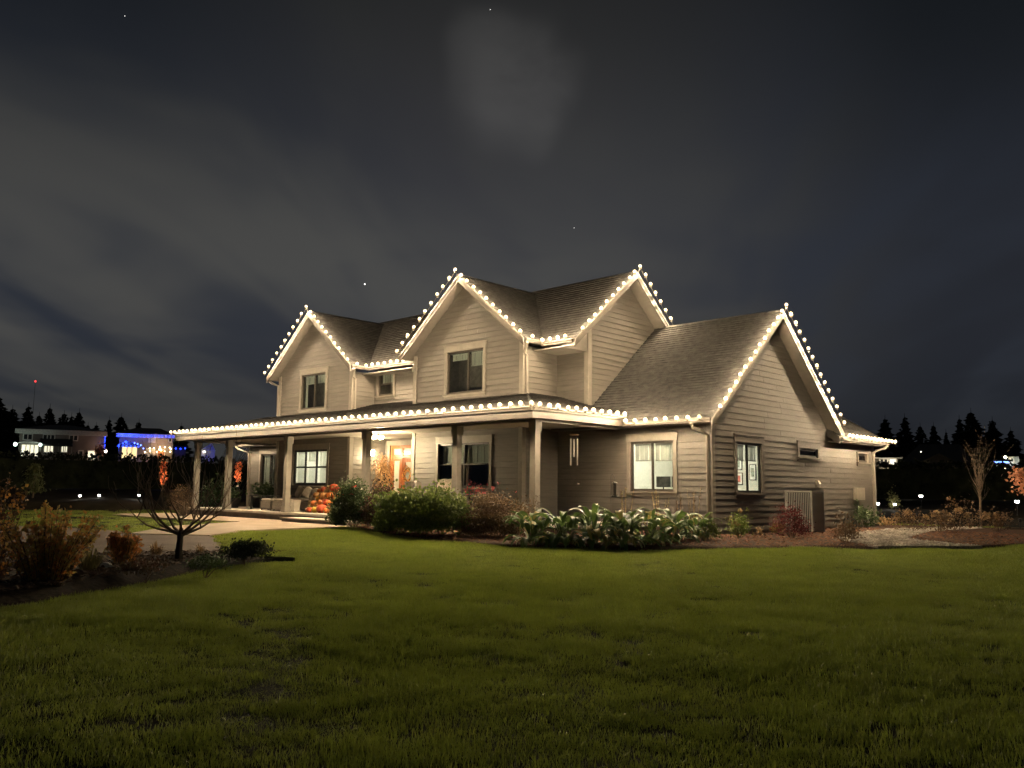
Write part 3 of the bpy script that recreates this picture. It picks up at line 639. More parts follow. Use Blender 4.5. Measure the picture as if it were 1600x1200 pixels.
island = smooth([(-0.55,-12.85), (-0.75,-13.15), (-0.45,-14.0), (0.1,-14.9), (0.9,-16.0), (1.6,-16.9), (2.3,-17.9), (2.7,-18.8), (2.4,-20.2), (0.6,-20.0), (-0.7,-18.6), (-1.5,-17.2), (-1.95,-15.8), (-1.9,-14.6), (-1.6,-13.8), (-1.1,-13.1)])
walk = [(-9.75,-4.87), (-9.8,-7.5), (-9.2,-9.2), (-7.8,-10.75), (-9.6,-12.0), (-12.9,-9.4), (-13.9,-7.6), (-14.8,-6.1), (-16.5,-6.45), (-19.5,-6.9), (-23.5,-7.0), (-24.6,-6.2), (-24.6,-4.15), (-14.24,-4.15), (-14.24,-4.87)]
drive = [(-7.75,-10.78), (-6.2,-11.3), (-4.6,-12.1), (-3.4,-12.75), (-2.6,-13.2), (-1.3,-13.0), (-1.0,-14.2), (-0.3,-16.4), (0.8,-18.6), (1.5,-22.0), (-14.0,-30.0), (-30.0,-22.0), (-18.5,-14.4), (-13.2,-12.0), (-11.3,-11.6), (-9.56,-12.03)]
gravel = [(5.55,0.1), (4.85,-0.95), (4.1,-0.3), (3.0,1.2), (2.3,3.2), (1.9,5.4), (1.75,7.6), (1.9,10.2), (2.6,13.0), (3.3,13.0), (2.9,10.4), (3.0,8.0), (3.5,5.6), (3.9,3.6), (4.6,2.3), (5.9,1.3), (6.35,1.55), (6.2,0.9)]
field = MB(); field.quad((-420,-300,-0.34), (300,-300,-0.34), (300,600,-0.34), (-420,600,-0.34)); struct('ground', field, FIELD)
def gz(x, y):
    s_ = 0.018*np.sin(0.9*x+0.5*y)+0.014*np.sin(-0.7*x+1.3*y+1.0)+0.010*np.sin(2.1*x+1.2*y+2)+0.007*np.sin(3.7*y-1.9*x)
    return s_-0.055
# lawn sheets (front lawn and side strip beyond the walkway)
lm = MB(); st = 0.5
xs = np.arange(-16, 34, st); ys = np.arange(-34, 16, st); idx = {}
for i, x in enumerate(xs):
    for j, y in enumerate(ys): idx[i, j] = len(lm.v); lm.v.append((x, y, float(gz(x, y))))
for i in range(len(xs)-1):
    for j in range(len(ys)-1): lm.f.append((idx[i,j], idx[i+1,j], idx[i+1,j+1], idx[i,j+1]))
lawn = struct('lawn', lm, GRASSG, True)
far_l = MB().quad((-75,-40,-0.06), (-16,-40,-0.06), (-16,-4,-0.06), (-75,-4,-0.06)).quad((-75,-4,-0.06), (-24.5,-4,-0.06), (-24.5,30,-0.06), (-75,30,-0.06))
struct('lawn', far_l, GRASSG)
bed = patch('planting_bed', bed_out, MULCH, -0.02, 0.05, 0.5, 0.6)
isl = patch('planting_bed', island, DARKSOIL, -0.02, 0.13, 0.3, 0.6)
patch('walkway', walk, WALKM, 0.005); patch('driveway', drive, ASPH, -0.012)
GRAV = mat('gravel_stone', (0.46, 0.42, 0.36), 0.9, 0.25, 3, objvar=0.0)
patch('gravel_path', gravel, mat('gravel_base', (0.26, 0.23, 0.19), 0.95, 0.3, 30), 0.035)

def sample(poly, n, seed):
    r = np.random.RandomState(seed); a = np.array(poly); lo, hi = a.min(0), a.max(0)
    p = r.uniform(lo, hi, (int(n*3), 2)); p = p[inside_np(poly, p[:,0], p[:,1])]; return p[:n]
# --- bark chips and gravel stones: countless, one object each
def chips(name, poly, n, m, size, z, seed, keep=None):
    mb = MB(); r = random.Random(seed)
    for x, y in sample(poly, n, seed):
        if keep and not keep(x, y): continue
        a = r.uniform(0, 6.28); l_ = r.uniform(.5, 1.4)*size; w_ = l_*r.uniform(.25, .5); h_ = w_*.5
        ux, uy = math.cos(a), math.sin(a); t1, t2 = r.uniform(-.02, .02), r.uniform(-.012, .012); zz = z+r.uniform(0, .02)
        P_ = lambda u, v, q: (x+ux*u-uy*v, y+uy*u+ux*v, zz+q+t1*u/size+t2*v/size)
        mb.add((P_(-l_, -w_, 0), P_(l_, -w_*.6, 0), P_(l_*.9, w_, 0), P_(-l_*.8, w_*.8, 0), P_(-l_*.6, 0, h_), P_(l_*.7, 0, h_)), ((0,1,5,4), (1,2,5), (2,3,4,5), (3,0,4)))
    o = mb.build(name, m, None, kind='stuff'); return o
BARK = mat('bark_chip', (0.13, 0.06, 0.034), 0.9, 0.35, 4, spec=0.25, col2=(0.22, 0.115, 0.065))
BARKD = mat('dark_bark_chip', (0.055, 0.036, 0.024), 0.9, 0.35, 4, spec=0.3, col2=(0.12, 0.075, 0.045))
chips('bark_chips', bed_out, 9000, BARK, 0.045, 0.035, 3, lambda x, y: not inside(gravel, x, y) and y < 9)
chips('bark_chips', island, 3200, BARKD, 0.045, 0.11, 4)
gm_ = MB(); r = random.Random(5)
for x, y in sample(gravel, 3800, 6):
    s_ = r.uniform(.022, .05); a = r.uniform(0, 3)
    ca, sa = math.cos(a)*s_, math.sin(a)*s_
    k = [(ca, sa), (-sa*.8, ca*.8), (-ca, -sa), (sa*.8, -ca*.8)]
    b = [(x+u*r.uniform(.8, 1.2), y+v*r.uniform(.8, 1.2), .036) for u, v in k]; t_ = [(x+u*.6, y+v*.6, .036+s_*r.uniform(.7, 1.1)) for u, v in k]
    gm_.add(b+t_, ((4,5,6,7), (0,1,5,4), (1,2,6,5), (2,3,7,6), (3,0,4,7)))
gm_.build('gravel', GRAV, None, kind='stuff')

# --- grass: tufts of blades on the lawn
GRASS = mat('grass_blade', (0.092, 0.130, 0.018), 0.5, 0.3, 0.6, spec=0.35, trans=0.95, col2=(0.138, 0.158, 0.026), objvar=0.22)
src = bpy.data.collections.new('grass_tufts')
for q in range(5):
    rr = random.Random(40+q); mb = MB()
    for _ in range(110):
        x, y = rr.uniform(-.14, .14), rr.uniform(-.14, .14); a = rr.uniform(0, 6.28); h = rr.uniform(.020, .046); w_ = rr.uniform(.0014, .0026); ln = rr.uniform(.1, .75)*h
        dx, dy = math.cos(a), math.sin(a); b = rr.uniform(0, 6.28); lx, ly = math.cos(b)*ln, math.sin(b)*ln
        mb.add(((x-dx*w_, y-dy*w_, -.01), (x+dx*w_, y+dy*w_, -.01), (x+dx*w_*.8+lx*.35, y+dy*w_*.8+ly*.35, h*.6), (x-dx*w_*.8+lx*.35, y-dy*w_*.8+ly*.35, h*.6), (x+lx, y+ly, h)), ((0,1,2,3), (3,2,4)))
    o = bpy.data.objects.new('grass_tuft', mb.mesh('grass_tuft', GRASS)); src.objects.link(o)
foot = [G(*p) for p in ((478,893), (468,908), (447,920), (455,936), (432,950), (441,962), (424,980), (470,985), (432,1000), (410,1010), (452,1020), (428,1035), (418,1062), (446,1066), (395,1075), (375,1110), (510,1120), (390,1150))]
def grass_points(n, box, clear, dens, seed, near=None):
    r = np.random.RandomState(seed)
    p = r.uniform((box[0], box[1]), (box[2], box[3]), (n, 2)); x, y = p[:,0], p[:,1]
    ok = np.ones(n, bool)
    for c in clear: ok &= ~inside_np(c, x, y)
    # only ground the lens (and a step to either side) can see
    rel = np.stack([x-CAM.x, y-CAM.y], 1); d = np.hypot(rel[:,0], rel[:,1]); ang = np.arctan2(-rel[:,0], rel[:,1])
    ok &= (np.abs(ang-YAW) < R(38)) & (d > 2.6) & (r.rand(n) < dens(d))
    return x[ok], y[ok], d[ok]
house_fp = [(-25.4,-4.3), (-2.8,-4.3), (-2.8,0), (0,0), (0,12), (-25.4,12)]
xa, ya, da = grass_points(150000, (-12, -32, 20, 16), [bed_out, island, walk, drive, house_fp], lambda d: np.clip(1.3-d/32, .45, 1)*.8, 21)
xb, yb, db = grass_points(30000, (-70, -40, -10, 14), [walk, drive, house_fp, bed_out, island, [(-12,-32), (20,-32), (20,16), (-12,16)]], lambda d: np.full_like(d, .55), 22)
X_ = np.concatenate([xa, xb]); Y_ = np.concatenate([ya, yb]); D_ = np.concatenate([da, db]); isfar = np.concatenate([np.zeros(len(xa)), np.ones(len(xb))])
Z_ = np.where(isfar > 0, -0.06, gz(X_, Y_))
sc_ = nrs.uniform(.75, 1.2, len(X_))*np.clip(0.9+D_/60, .9, 1.7)
# long shallow mowing waves and a few trampled footprints
sc_z = 1+0.22*np.sin(1.5*X_+0.95*Y_+0.6*np.sin(0.7*Y_))+0.12*np.sin(0.31*X_-0.43*Y_)
for fpt in foot: sc_z *= 1-0.75*np.exp(-(((X_-fpt.x)**2+(Y_-fpt.y)**2)/0.05)**2)
for i in range(22):
    fx, fy = nrs.uniform(-4, 13), nrs.uniform(-16, -2); sc_z *= 1-0.55*np.exp(-((X_-fx)**2/0.12+(Y_-fy)**2/0.05))
me = bpy.data.meshes.new('grass'); me.vertices.add(len(X_)); me.vertices.foreach_set('co', np.stack([X_, Y_, Z_], 1).ravel().astype(np.float32))
at = me.attributes.new('tuft_scale', 'FLOAT_VECTOR', 'POINT'); at.data.foreach_set('vector', np.stack([sc_, sc_, np.clip(sc_*sc_z, .15, 3)], 1).ravel().astype(np.float32))
at = me.attributes.new('tuft_turn', 'FLOAT_VECTOR', 'POINT'); at.data.foreach_set('vector', np.stack([nrs.uniform(-.12, .12, len(X_)), nrs.uniform(-.12, .12, len(X_)), nrs.uniform(0, 6.28, len(X_))], 1).ravel().astype(np.float32))
at = me.attributes.new('tuft_pick', 'INT', 'POINT'); at.data.foreach_set('value', nrs.randint(0, 5, len(X_)).astype(np.int32))
go = bpy.data.objects.new('grass', me); C.objects.link(go); go['kind'] = 'stuff'
ng = bpy.data.node_groups.new('grass', 'GeometryNodeTree'); ng.interface.new_socket('Geometry', in_out='INPUT', socket_type='NodeSocketGeometry'); ng.interface.new_socket('Geometry', in_out='OUTPUT', socket_type='NodeSocketGeometry')
gi, gout = ng.nodes.new('NodeGroupInput'), ng.nodes.new('NodeGroupOutput'); ip = ng.nodes.new('GeometryNodeInstanceOnPoints'); ci = ng.nodes.new('GeometryNodeCollectionInfo')
ci.inputs['Collection'].default_value = src; ci.inputs['Separate Children'].default_value = True; ci.inputs['Reset Children'].default_value = True
def named(nm, ty):
    n = ng.nodes.new('GeometryNodeInputNamedAttribute'); n.data_type = ty; n.inputs['Name'].default_value = nm; return next(s for s in n.outputs if s.enabled and s.name == 'Attribute')
ng.links.new(gi.outputs[0], ip.inputs['Points']); ng.links.new(ci.outputs[0], ip.inputs['Instance']); ip.inputs['Pick Instance'].default_value = True
ng.links.new(named('tuft_pick', 'INT'), ip.inputs['Instance Index']); ng.links.new(named('tuft_turn', 'FLOAT_VECTOR'), ip.inputs['Rotation']); ng.links.new(named('tuft_scale', 'FLOAT_VECTOR'), ip.inputs['Scale'])
ng.links.new(ip.outputs[0], gout.inputs[0])
md = go.modifiers.new('grass', 'NODES'); md.node_group = ng
print('tufts', len(X_))
# ------------------------------------------------------------------ plants
def zat(b, px, py):                          # height above b of what is seen at that pixel
    r = ray(px, py); t = math.hypot(b.x-CAM.x, b.y-CAM.y)/math.hypot(r.x, r.y); return CAM.z+r.z*t
def leafmat(n, c, c2, trans=0.5, ov=0.0, rough=0.5, scale=6): return mat(n, c, rough, 0.2, scale, spec=0.35, trans=trans, col2=c2, objvar=ov)
LG = leafmat('light_green_leaf', (0.055, 0.085, 0.018), (0.12, 0.15, 0.035))
LDG = leafmat('dark_green_leaf', (0.022, 0.04, 0.014), (0.055, 0.08, 0.028))
LBR = leafmat('bronze_leaf', (0.07, 0.04, 0.022), (0.12, 0.08, 0.04))
LRB = leafmat('red_brown_leaf', (0.075, 0.028, 0.02), (0.05, 0.045, 0.02))
LRED = leafmat('dark_red_leaf', (0.12, 0.018, 0.018), (0.07, 0.012, 0.014))
LHOS = leafmat('hosta_leaf', (0.038, 0.075, 0.018), (0.08, 0.12, 0.032), ov=0.35)
LHOY = leafmat('fading_hosta_leaf', (0.24, 0.20, 0.07), (0.17, 0.17, 0.05), ov=0.3)
LDRY = leafmat('dry_leaf', (0.20, 0.125, 0.055), (0.30, 0.20, 0.10), ov=0.2)
LORG = leafmat('autumn_leaf', (0.26, 0.10, 0.022), (0.16, 0.12, 0.035), 0.9)
LCON = mat('conifer_needles', (0.022, 0.03, 0.016), 0.8, 0.3, 2, spec=0.15)
LHED = mat('hedge_leaf', (0.018, 0.022, 0.010), 0.8, 0.3, 2, spec=0.15)
STEM = mat('woody_stem', (0.11, 0.08, 0.055), 0.85, 0.2, 12)
BARKT = mat('dark_tree_bark', (0.035, 0.026, 0.02), 0.9, 0.25, 14, 0.4, 60)
def leaves(mb, pts, l_, w_, r, up=0.5, fold=0.25, droop=0.0):
    for p in pts:
        d = Vector((r.gauss(0, 1), r.gauss(0, 1), r.gauss(up, 0.7))).normalized(); s_ = d.cross(Vector((r.gauss(0,1), r.gauss(0,1), r.gauss(0,1)))).normalized(); n_ = s_.cross(d)
        L_ = l_*r.uniform(.6, 1.35); W_ = w_*r.uniform(.7, 1.3); p = Vector(p); tip = p+d*L_-Vector((0,0,droop*L_)); mid = p+d*L_*.45
        mb.add((p, mid+s_*W_+n_*W_*fold, tip, mid-s_*W_+n_*W_*fold), ((0,1,2), (0,2,3)))
def cloud(r, n, rx, ry, rz, z0, clumps=14, cs=0.30, shell=0.75):
    """points of a leafy mass: uneven clumps over a half-ellipsoid"""
    out = []; cc = []
    for i in range(clumps):
        a = r.uniform(0, 6.283); e = math.asin(r.uniform(-0.25, 1)); k = shell*r.uniform(.55, 1.12)
        cc.append((math.cos(a)*math.cos(e)*k*rx, math.sin(a)*math.cos(e)*k*ry, z0+rz*(0.35+0.62*max(-.5, math.sin(e))*k/shell), r.uniform(.6, 1.25)))
    for _ in range(n):
        c = r.choice(cc); g = lambda s: r.gauss(0, s*cs*c[3])
        x, y, z = c[0]+g(rx), c[1]+g(ry), c[2]+g(rz*.8)
        if z > z0+0.02: out.append((x, y, z))
    return out
def bush(name, label, cat, loc, rx, ry, h, m, n=1800, ll=0.05, lw=0.016, seed=1, clumps=16, cs=0.28, stems=10, up=0.5, group=None, extra=None, low=0.06):
    r = random.Random(seed); t = thing(name, label, cat, loc, 0, group)
    pts = cloud(r, n, rx, ry, h*0.78, low, clumps, cs); mb = MB(); leaves(mb, pts, ll, lw, r, up)
    mb.build('foliage', m, t, kind='stuff')
    sm = MB()
    for _ in range(stems):
        q = r.choice(pts); sm.tube([(q[0]*.12, q[1]*.12, -0.05), (q[0]*.5, q[1]*.5, q[2]*.55), q], [.009, .006, .003], 4)
    sm.build('stems', STEM, t)
    if extra: extra(t, r, pts)
    return t
PINK = mat('pink_petal', (0.55, 0.09, 0.11), 0.6, 0.2, 20, trans=0.3); WHITEP = mat('white_petal', (0.7, 0.68, 0.6), 0.6, 0.1, 20, trans=0.3); REDP = mat('red_petal', (0.5, 0.03, 0.025), 0.6, 0.15, 20, trans=0.3)
def blossoms(name, m, n, size, zmin=0.8, stalk=0.0):
    def f(t, r, pts):
        tops = sorted(pts, key=lambda p: -p[2])[:max(8, int(len(pts)*(1-zmin)))]
        for _ in range(n):
            p = Vector(r.choice(tops)); p.z += r.uniform(.02, .06)+stalk*r.uniform(.4, 1); mb = MB()
            pts2 = [p+Vector((r.gauss(0,1), r.gauss(0,1), r.gauss(0,.7)))*size*.5 for _ in range(9)]
            leaves(mb, pts2, size*.7, size*.35, r, 0.6); b = mb.build(name, m, t)
            if stalk: MB().tube([p-Vector((r.uniform(-.05,.05), r.uniform(-.05,.05), stalk*1.4)), p], .004, 4).build('stalk', STEM, b)
    return f
b_ = G(546, 823)
bush('dark_shrub', 'dark upright evergreen shrub at the porch steps with white and red flowers', 'shrub', (*G(552,825)[:2],0.0), 1.0, .55, 1.4, LDG, 9000, .085, .024, 3, 34, .19, 14, 1.0, extra=lambda t, r, p: (blossoms('white_flower', WHITEP, 7, .07, .5)(t, r, p), blossoms('red_flower', REDP, 6, .06, .7)(t, r, p)))
bush('red_brown_shrub', 'reddish brown leafy shrub between the dark evergreen and the green mounds', 'shrub', (*G(594,829)[:2],0.0), .80, .55, 1.36, LRB, 6500, .07, .028, 4, 26, .22)
bush('green_shrub', 'bright green rounded shrub in front of the porch door', 'shrub', (*G(624,834)[:2],0.0), .98, .65, 1.22, LG, 7500, .095, .042, 5, 34, .19, group='green rounded shrubs before the porch')
bush('green_shrub', 'bright green rounded shrub nearer the porch corner, beside the bronze shrub', 'shrub', (*G(684,838)[:2],0.0), 1.02, .70, 1.27, LG, 8500, .095, .042, 6, 36, .19, group='green rounded shrubs before the porch')
bush('bronze_shrub', 'wide bronze fine leaved shrub with pink roses left of the porch corner', 'shrub', (*G(768,841)[:2],0.0), 1.25, .70, 1.16, LBR, 12000, .055, .022, 7, 40, .20, 24, extra=blossoms('rose', PINK, 8, .04, .97, .22))
bush('low_mound_plant', 'low brownish mound plant at the lawn edge under the bronze shrub', 'plant', tuple(G(733,841)), .26, .24, .26, LBR, 1800, .04, .014, 8, 10, .3, 4)
bush('green_shrub', 'low dark green plant at the lawn edge by the porch steps', 'plant', tuple(G(600,834)), .32, .25, .4, LDG, 2200, .05, .018, 9, 10, .3, 4)
bush('dry_perennial', 'wispy dry perennial with dark seed heads before the porch corner post', 'plant', (-2.2,-4.95,0), .42, .32, 1.12, LBR, 500, .03, .010, 10, 14, .3, 26, extra=blossoms('seed_head', STEM, 14, .035, .6, .12))
# hostas: every big leaf is a part
def hosta_leaf(L_, W_, bend, r):
    mb = MB(); n = 6; sp = []; a = 1.15; p = Vector((0,0,0))
    for i in range(n+1):
        t = i/n; sp.append((p.copy(), W_*math.sin(math.pi*min(1, .12+t*.88))**.8*(1 if t < .95 else .3)))
        d = Vector((math.cos(a), 0, math.sin(a))); p += d*(L_/n); a -= bend/n
    for p, w_ in sp:
        mb.v += [(p.x, -w_, p.z+w_*.35), (p.x, 0, p.z), (p.x, w_, p.z+w_*.35)]
    for i in range(n):
        k = i*3; mb.f += [(k, k+3, k+4, k+1), (k+1, k+4, k+5, k+2)]
    return mb
rr = random.Random(77)
hl = [hosta_leaf(rr.uniform(.5, .72), rr.uniform(.055, .085), rr.uniform(1.6, 2.8), rr).mesh('hosta_leaf', LHOS, True) for _ in range(4)]
hl += [hosta_leaf(rr.uniform(.45, .66), rr.uniform(.045, .07), rr.uniform(2.4, 3.3), rr).mesh('hosta_leaf', LHOY, True) for _ in range(3)]
hpos = [(G(832,851), .86, 'hosta with long pale tips, first of the row beside the bronze shrub'), (G(880,853), .90, 'hosta with drooping yellow leaves below the wind chime'), (G(925,853), .98, 'tall hosta below the bird feeder on its hook'),
        (G(972,853), .98, 'dense hosta clump under the left edge of the lit wing window'), (G(1015,851), .93, 'hosta clump with yellow stalks under the lit wing window'), (G(1052,848), .88, 'hosta clump under the right edge of the lit wing window'), (G(1086,845), .74, 'smaller leafy hosta by the corner downspout of the right wing')]
for (x, y, _z), s_, lab in hpos:
    t = thing('hosta', lab, 'hosta', (x, y, 0.02), rr.uniform(0, 6), 'hostas along the bed under the wing wall')
    for i in range(62):
        a = i*2.399+rr.uniform(-.3, .3); k = rr.random(); lower = i > 36
        me_ = rr.choice(hl[:4] if rr.random() < .85 else hl[4:]); rad = rr.uniform(.02, .42)*s_
        put('leaf', me_, t, (math.cos(a)*rad, math.sin(a)*rad, (rr.uniform(.0, .12) if lower else rr.uniform(.18, .62))*s_), (rr.uniform(-.4, .4), rr.uniform(-.35, .75) if not lower else rr.uniform(.2, .8), a), (s_*rr.uniform(.8, 1.2), s_*rr.uniform(.9, 1.3), s_*rr.uniform(.8, 1.2)))
    sm = MB()
    for i in range(10):
        a = rr.uniform(0, 6.28); sm.tube([(0,0,0), (math.cos(a)*.1, math.sin(a)*.1, .25), (math.cos(a)*.22, math.sin(a)*.22, .55*s_)], .008, 4)
    sm.build('stems', LDG, t)
def stalks(label, loc, n, h, m, seed, spread=.14):
    r = random.Random(seed); t = thing('flower_stalks', label, 'plant', loc, 0, 'tall seed stalks behind the hostas'); st_ = MB(); pods = MB()
    for i in range(n):
        a = r.uniform(0, 6.28); q = spread*r.random(); top = Vector((math.cos(a)*q*2, math.sin(a)*q*2, h*r.uniform(.75, 1))); b = Vector((math.cos(a)*q*.5, math.sin(a)*q*.5, 0)); st_.tube([b, b.lerp(top, .6), top], [.006, .005, .003], 4)
        for k in range(14):
            p = b.lerp(top, .42+.58*k/14); leaves(pods, [p+Vector((r.uniform(-.02,.02), r.uniform(-.02,.02), 0))], .045, .014, r, .4)
    st_.build('stalk', LDRY, t); pods.build('seed_pods', m, t, kind='stuff')
stalks('tall yellowing stalks standing under the bird feeder', (-1.05,-2.6,0), 6, 1.35, LHOY, 1); stalks('pale yellow green stalks below the middle of the wing window', (-0.85,-1.3,0), 7, 1.30, LHOY, 2)
stalks('brown seed stalks below the right half of the wing window', (-0.2,-1.35,0), 6, 1.25, LBR, 3); stalks('tall brown seed stalks right of the wing window sill', (0.35,-1.5,0), 6, 1.45, LBR, 4, .18)
bush('low_shrub', 'small reddish and green plant at the foot of the corner downspout', 'plant', tuple(G(1110,846)), .26, .26, .45, LG, 450, .05, .022, 12, 10, .3, 5)
def mopheads(m, n, size):
    def f(t, r, pts):
        tops = sorted(pts, key=lambda p: -p[2])[:len(pts)//2]
        for _ in range(n):
            p = Vector(r.choice(tops)); mb = MB(); q = [p+Vector((r.gauss(0,1), r.gauss(0,1), r.gauss(0,.8))).normalized()*size*.6 for _ in range(34)]
            leaves(mb, q, size*.42, size*.2, r, .2); mb.build('flower_head', m, t)
    return f
bush('hydrangea', 'hydrangea with browning flower heads below the tall gable window', 'hydrangea', tuple(G(1155,842)), .34, .32, .62, LG, 700, .06, .026, 13, 12, .28, 8, extra=mopheads(LDRY, 6, .085))
t = thing('hydrangea', 'single dry round hydrangea bloom lying on the bark beside the wall', 'hydrangea', tuple(G(1187,836))); mb = MB(); r = random.Random(3)
leaves(mb, [(r.gauss(0,.06), r.gauss(0,.06), .14+r.gauss(0,.05)) for _ in range(130)], .04, .018, r, .2); mb.build('flower_head', LDRY, t); MB().tube([(0,0,-.02), (0,0,.12)], .008, 4).build('stem', STEM, t)
bush('pale_plant', 'pale green leafy plant left of the dark red maple', 'plant', tuple(G(1212,838)), .20, .18, .34, LHOY, 220, .09, .035, 14, 8, .3, 4)
bush('red_maple', 'small dark red laceleaf maple in front of the air conditioner', 'maple', tuple(G(1238,843)), .50, .42, .92, LRED, 2400, .05, .014, 15, 22, .25, 12)
bush('autumn_plant', 'brown and olive leafy plant on the bark near the gravel path', 'plant', tuple(G(1322,850)), .36, .32, .62, LBR, 700, .06, .02, 16, 12, .3, 8)
bush('dark_plant', 'dark glossy plant against the wall below the meter box', 'plant', (0.55,9.2,0), .45, .5, .75, LDG, 600, .10, .03, 17, 12, .3, 8)
bush('dry_plant', 'low dry orange plant near the rear downspout', 'plant', (0.75,10.5,0), .35, .35, .35, LDRY, 350, .07, .022, 18, 9, .3, 4)
for i, (px, py, w_, h_, lab) in enumerate([(1422,832,.55,.75,'dry brown hydrangea bush closest to the house end on the right'), (1468,833,.5,.8,'dry brown hydrangea bush between the lone one and the tall twig tree'), (1497,832,.62,1.15,'taller dry hydrangea bush directly left of the twig tree'), (1560,833,.55,.75,'dry hydrangea bush right of the tall twig tree')]):
    bush('dry_hydrangea', lab, 'hydrangea', tuple(G(px, py)), w_, w_, h_, LBR, 500, .07, .026, 30+i, 12, .28, 10, group='dry hydrangeas on the right bank', extra=mopheads(LDRY, 9, .10))
# bare trees
def branchy(mb, r, p, d, l_, rad, depth, upw=.25, minr=.003):
    pts = [p]; q = p.copy(); d = d.copy(); n = 5
    for i in range(n):
        d = (d+Vector((r.gauss(0, .16), r.gauss(0, .16), r.gauss(upw*.45, .10)))).normalized(); q = q+d*l_/n; pts.append(q.copy())
        if depth > 0 and i >= 1 and r.random() < .8:
            s_ = (d+Vector((r.gauss(0, .7), r.gauss(0, .7), r.gauss(.25, .4)))).normalized(); branchy(mb, r, q, s_, l_*r.uniform(.5, .8), max(minr, rad*.55*(1-i/n*.5)), depth-1, upw, minr)
    mb.tube(pts, [max(minr, rad*(1-.8*i/n)) for i in range(n+1)], 5)
tb = G(278, 879, 0.06); t = thing('bare_tree', 'small leafless tree with spreading upturned branches in the island bed', 'tree', tuple(tb)); r = random.Random(21)
MB().tube([(0,0,-.1), (.0,0,.18), (.01,.01,.34), (.015,.0,.46)], [.056, .047, .045, .05], 9).build('trunk', BARKT, t, True)
MB().box((.062,-.02,-.05), (.094,.015,.52)).build('stake', mat('weathered_stake', (.20,.16,.12), .8), t)
cr = MB()
for i in range(10):
    a = i*.628+.2; branchy(cr, r, Vector((.015, 0, .40+r.uniform(0,.07))), Vector((math.cos(a), math.sin(a), .20)), r.uniform(.8, 1.15), .023, 2, .55, .0034)
cr.build('branches', STEM, t)
sp_ = Vector((3.05, 13.4, 0.1)); t = thing('bare_sapling', 'tall thin columnar leafless tree on the right bank', 'tree', tuple(sp_)); r = random.Random(5)
MB().tube([(0,0,-.1), (.03,0,1.0), (.0,.05,2.1)], [.05, .035, .02], 6).build('trunk', STEM, t); cr = MB()
for i in range(16):
    a = i*2.4; z_ = r.uniform(.5, 1.9); branchy(cr, r, Vector((0,0,z_)), Vector((math.cos(a)*.45, math.sin(a)*.45, 1)), r.uniform(.7, 1.5) if z_ > 1 else .7, .014, 1, .3, .004)
cr.build('branches', STEM, t)
# shrubs of the island bed
def upright(label, loc, n, h, spread, m, m2, seed, name='barberry_shrub'):
    r = random.Random(seed); t = thing(name, label, 'shrub', loc, 0, 'upright autumn shrubs in the island bed'); st_, l1, l2 = MB(), MB(), MB()
    for i in range(n):
        a = r.uniform(0, 6.28); q = r.random()**.7; hh = h*r.uniform(.55, 1)*(1-.25*q); b = Vector((math.cos(a)*q*spread*.25, math.sin(a)*q*spread*.25, 0)); top = Vector((math.cos(a)*q*spread, math.sin(a)*q*spread, hh)); mid = b.lerp(top, .5)+Vector((0,0,.06))
        st_.tube([b-Vector((0,0,.05)), mid, top], [.009, .006, .003], 4)
        for k in range(46):
            u = r.uniform(.12, 1.02); p = b.lerp(mid, u*2) if u < .5 else mid.lerp(top, u*2-1); p = p+Vector((r.gauss(0,.022), r.gauss(0,.022), r.gauss(0,.02))); leaves(l1 if r.random() < .6 else l2, [p], .048, .021, r, .5)
    st_.build('stems', STEM, t); l1.build('foliage', m, t, kind='stuff'); l2.build('foliage', m2, t, kind='stuff')
upright('large upright autumn shrub with olive and red leaves at the left picture edge', tuple(G(70,922)), 80, 1.08, .58, LORG, leafmat('olive_leaf', (.17,.14,.04), (.24,.18,.05), .9), 41)
upright('smaller orange autumn shrub left of the bare tree', tuple(G(192,893)), 50, .68, .24, LORG, leafmat('orange_leaf', (.34,.14,.03), (.26,.11,.03), .9), 42)
upright('tall red leaved shrub cut by the left picture edge', tuple(G(-15,915)), 30, 1.5, .40, LRB, LORG, 43)
def grass_clump(label, loc, n, h, m, seed, lean=.6):
    r = random.Random(seed); t = thing('ornamental_grass', label, 'grass plant', loc, 0, 'ornamental grass clumps in the island bed'); mb = MB()
    for i in range(n):
        a = r.uniform(0, 6.28); L_ = h*r.uniform(.6, 1.1); q = r.uniform(.1, lean); w_ = .006; dx, dy = math.cos(a), math.sin(a); b = Vector((dx*.05*r.random(), dy*.05*r.random(), 0)); m1 = b+Vector((dx*L_*q*.4, dy*L_*q*.4, L_*.65)); tp = b+Vector((dx*L_*q, dy*L_*q, L_*(1-q*.75))); s_ = Vector((-dy, dx, 0))*w_
        mb.add((b-s_, b+s_, m1+s_, m1-s_, tp), ((0,1,2,3), (3,2,4)))
    mb.build('blades', m, t, kind='stuff')
grass_clump('green and straw arching grass clump between the two autumn shrubs', tuple(G(138,903)), 120, .52, LHOY, 51, 1.1)
grass_clump('short straw coloured grass clump just left of the bare trunk', tuple(G(243,878)), 150, .36, LDRY, 52, .6)
grass_clump('thin straw grass clump right of the bare trunk', tuple(G(312,874)), 60, .30, LDRY, 53, .6)
bush('low_dark_shrub', 'low black green shrub near the tip of the island bed', 'shrub', tuple(G(384,879)), .42, .32, .30, leafmat('black_green_leaf', (.012,.018,.008), (.02,.03,.012)), 2600, .045, .018, 55, 14, .28, 5)
bush('low_dark_shrub', 'low dark trailing plant before the bare tree', 'shrub', tuple(G(320,897)), .4, .3, .22, LDG, 800, .04, .016, 56, 12, .3, 4)
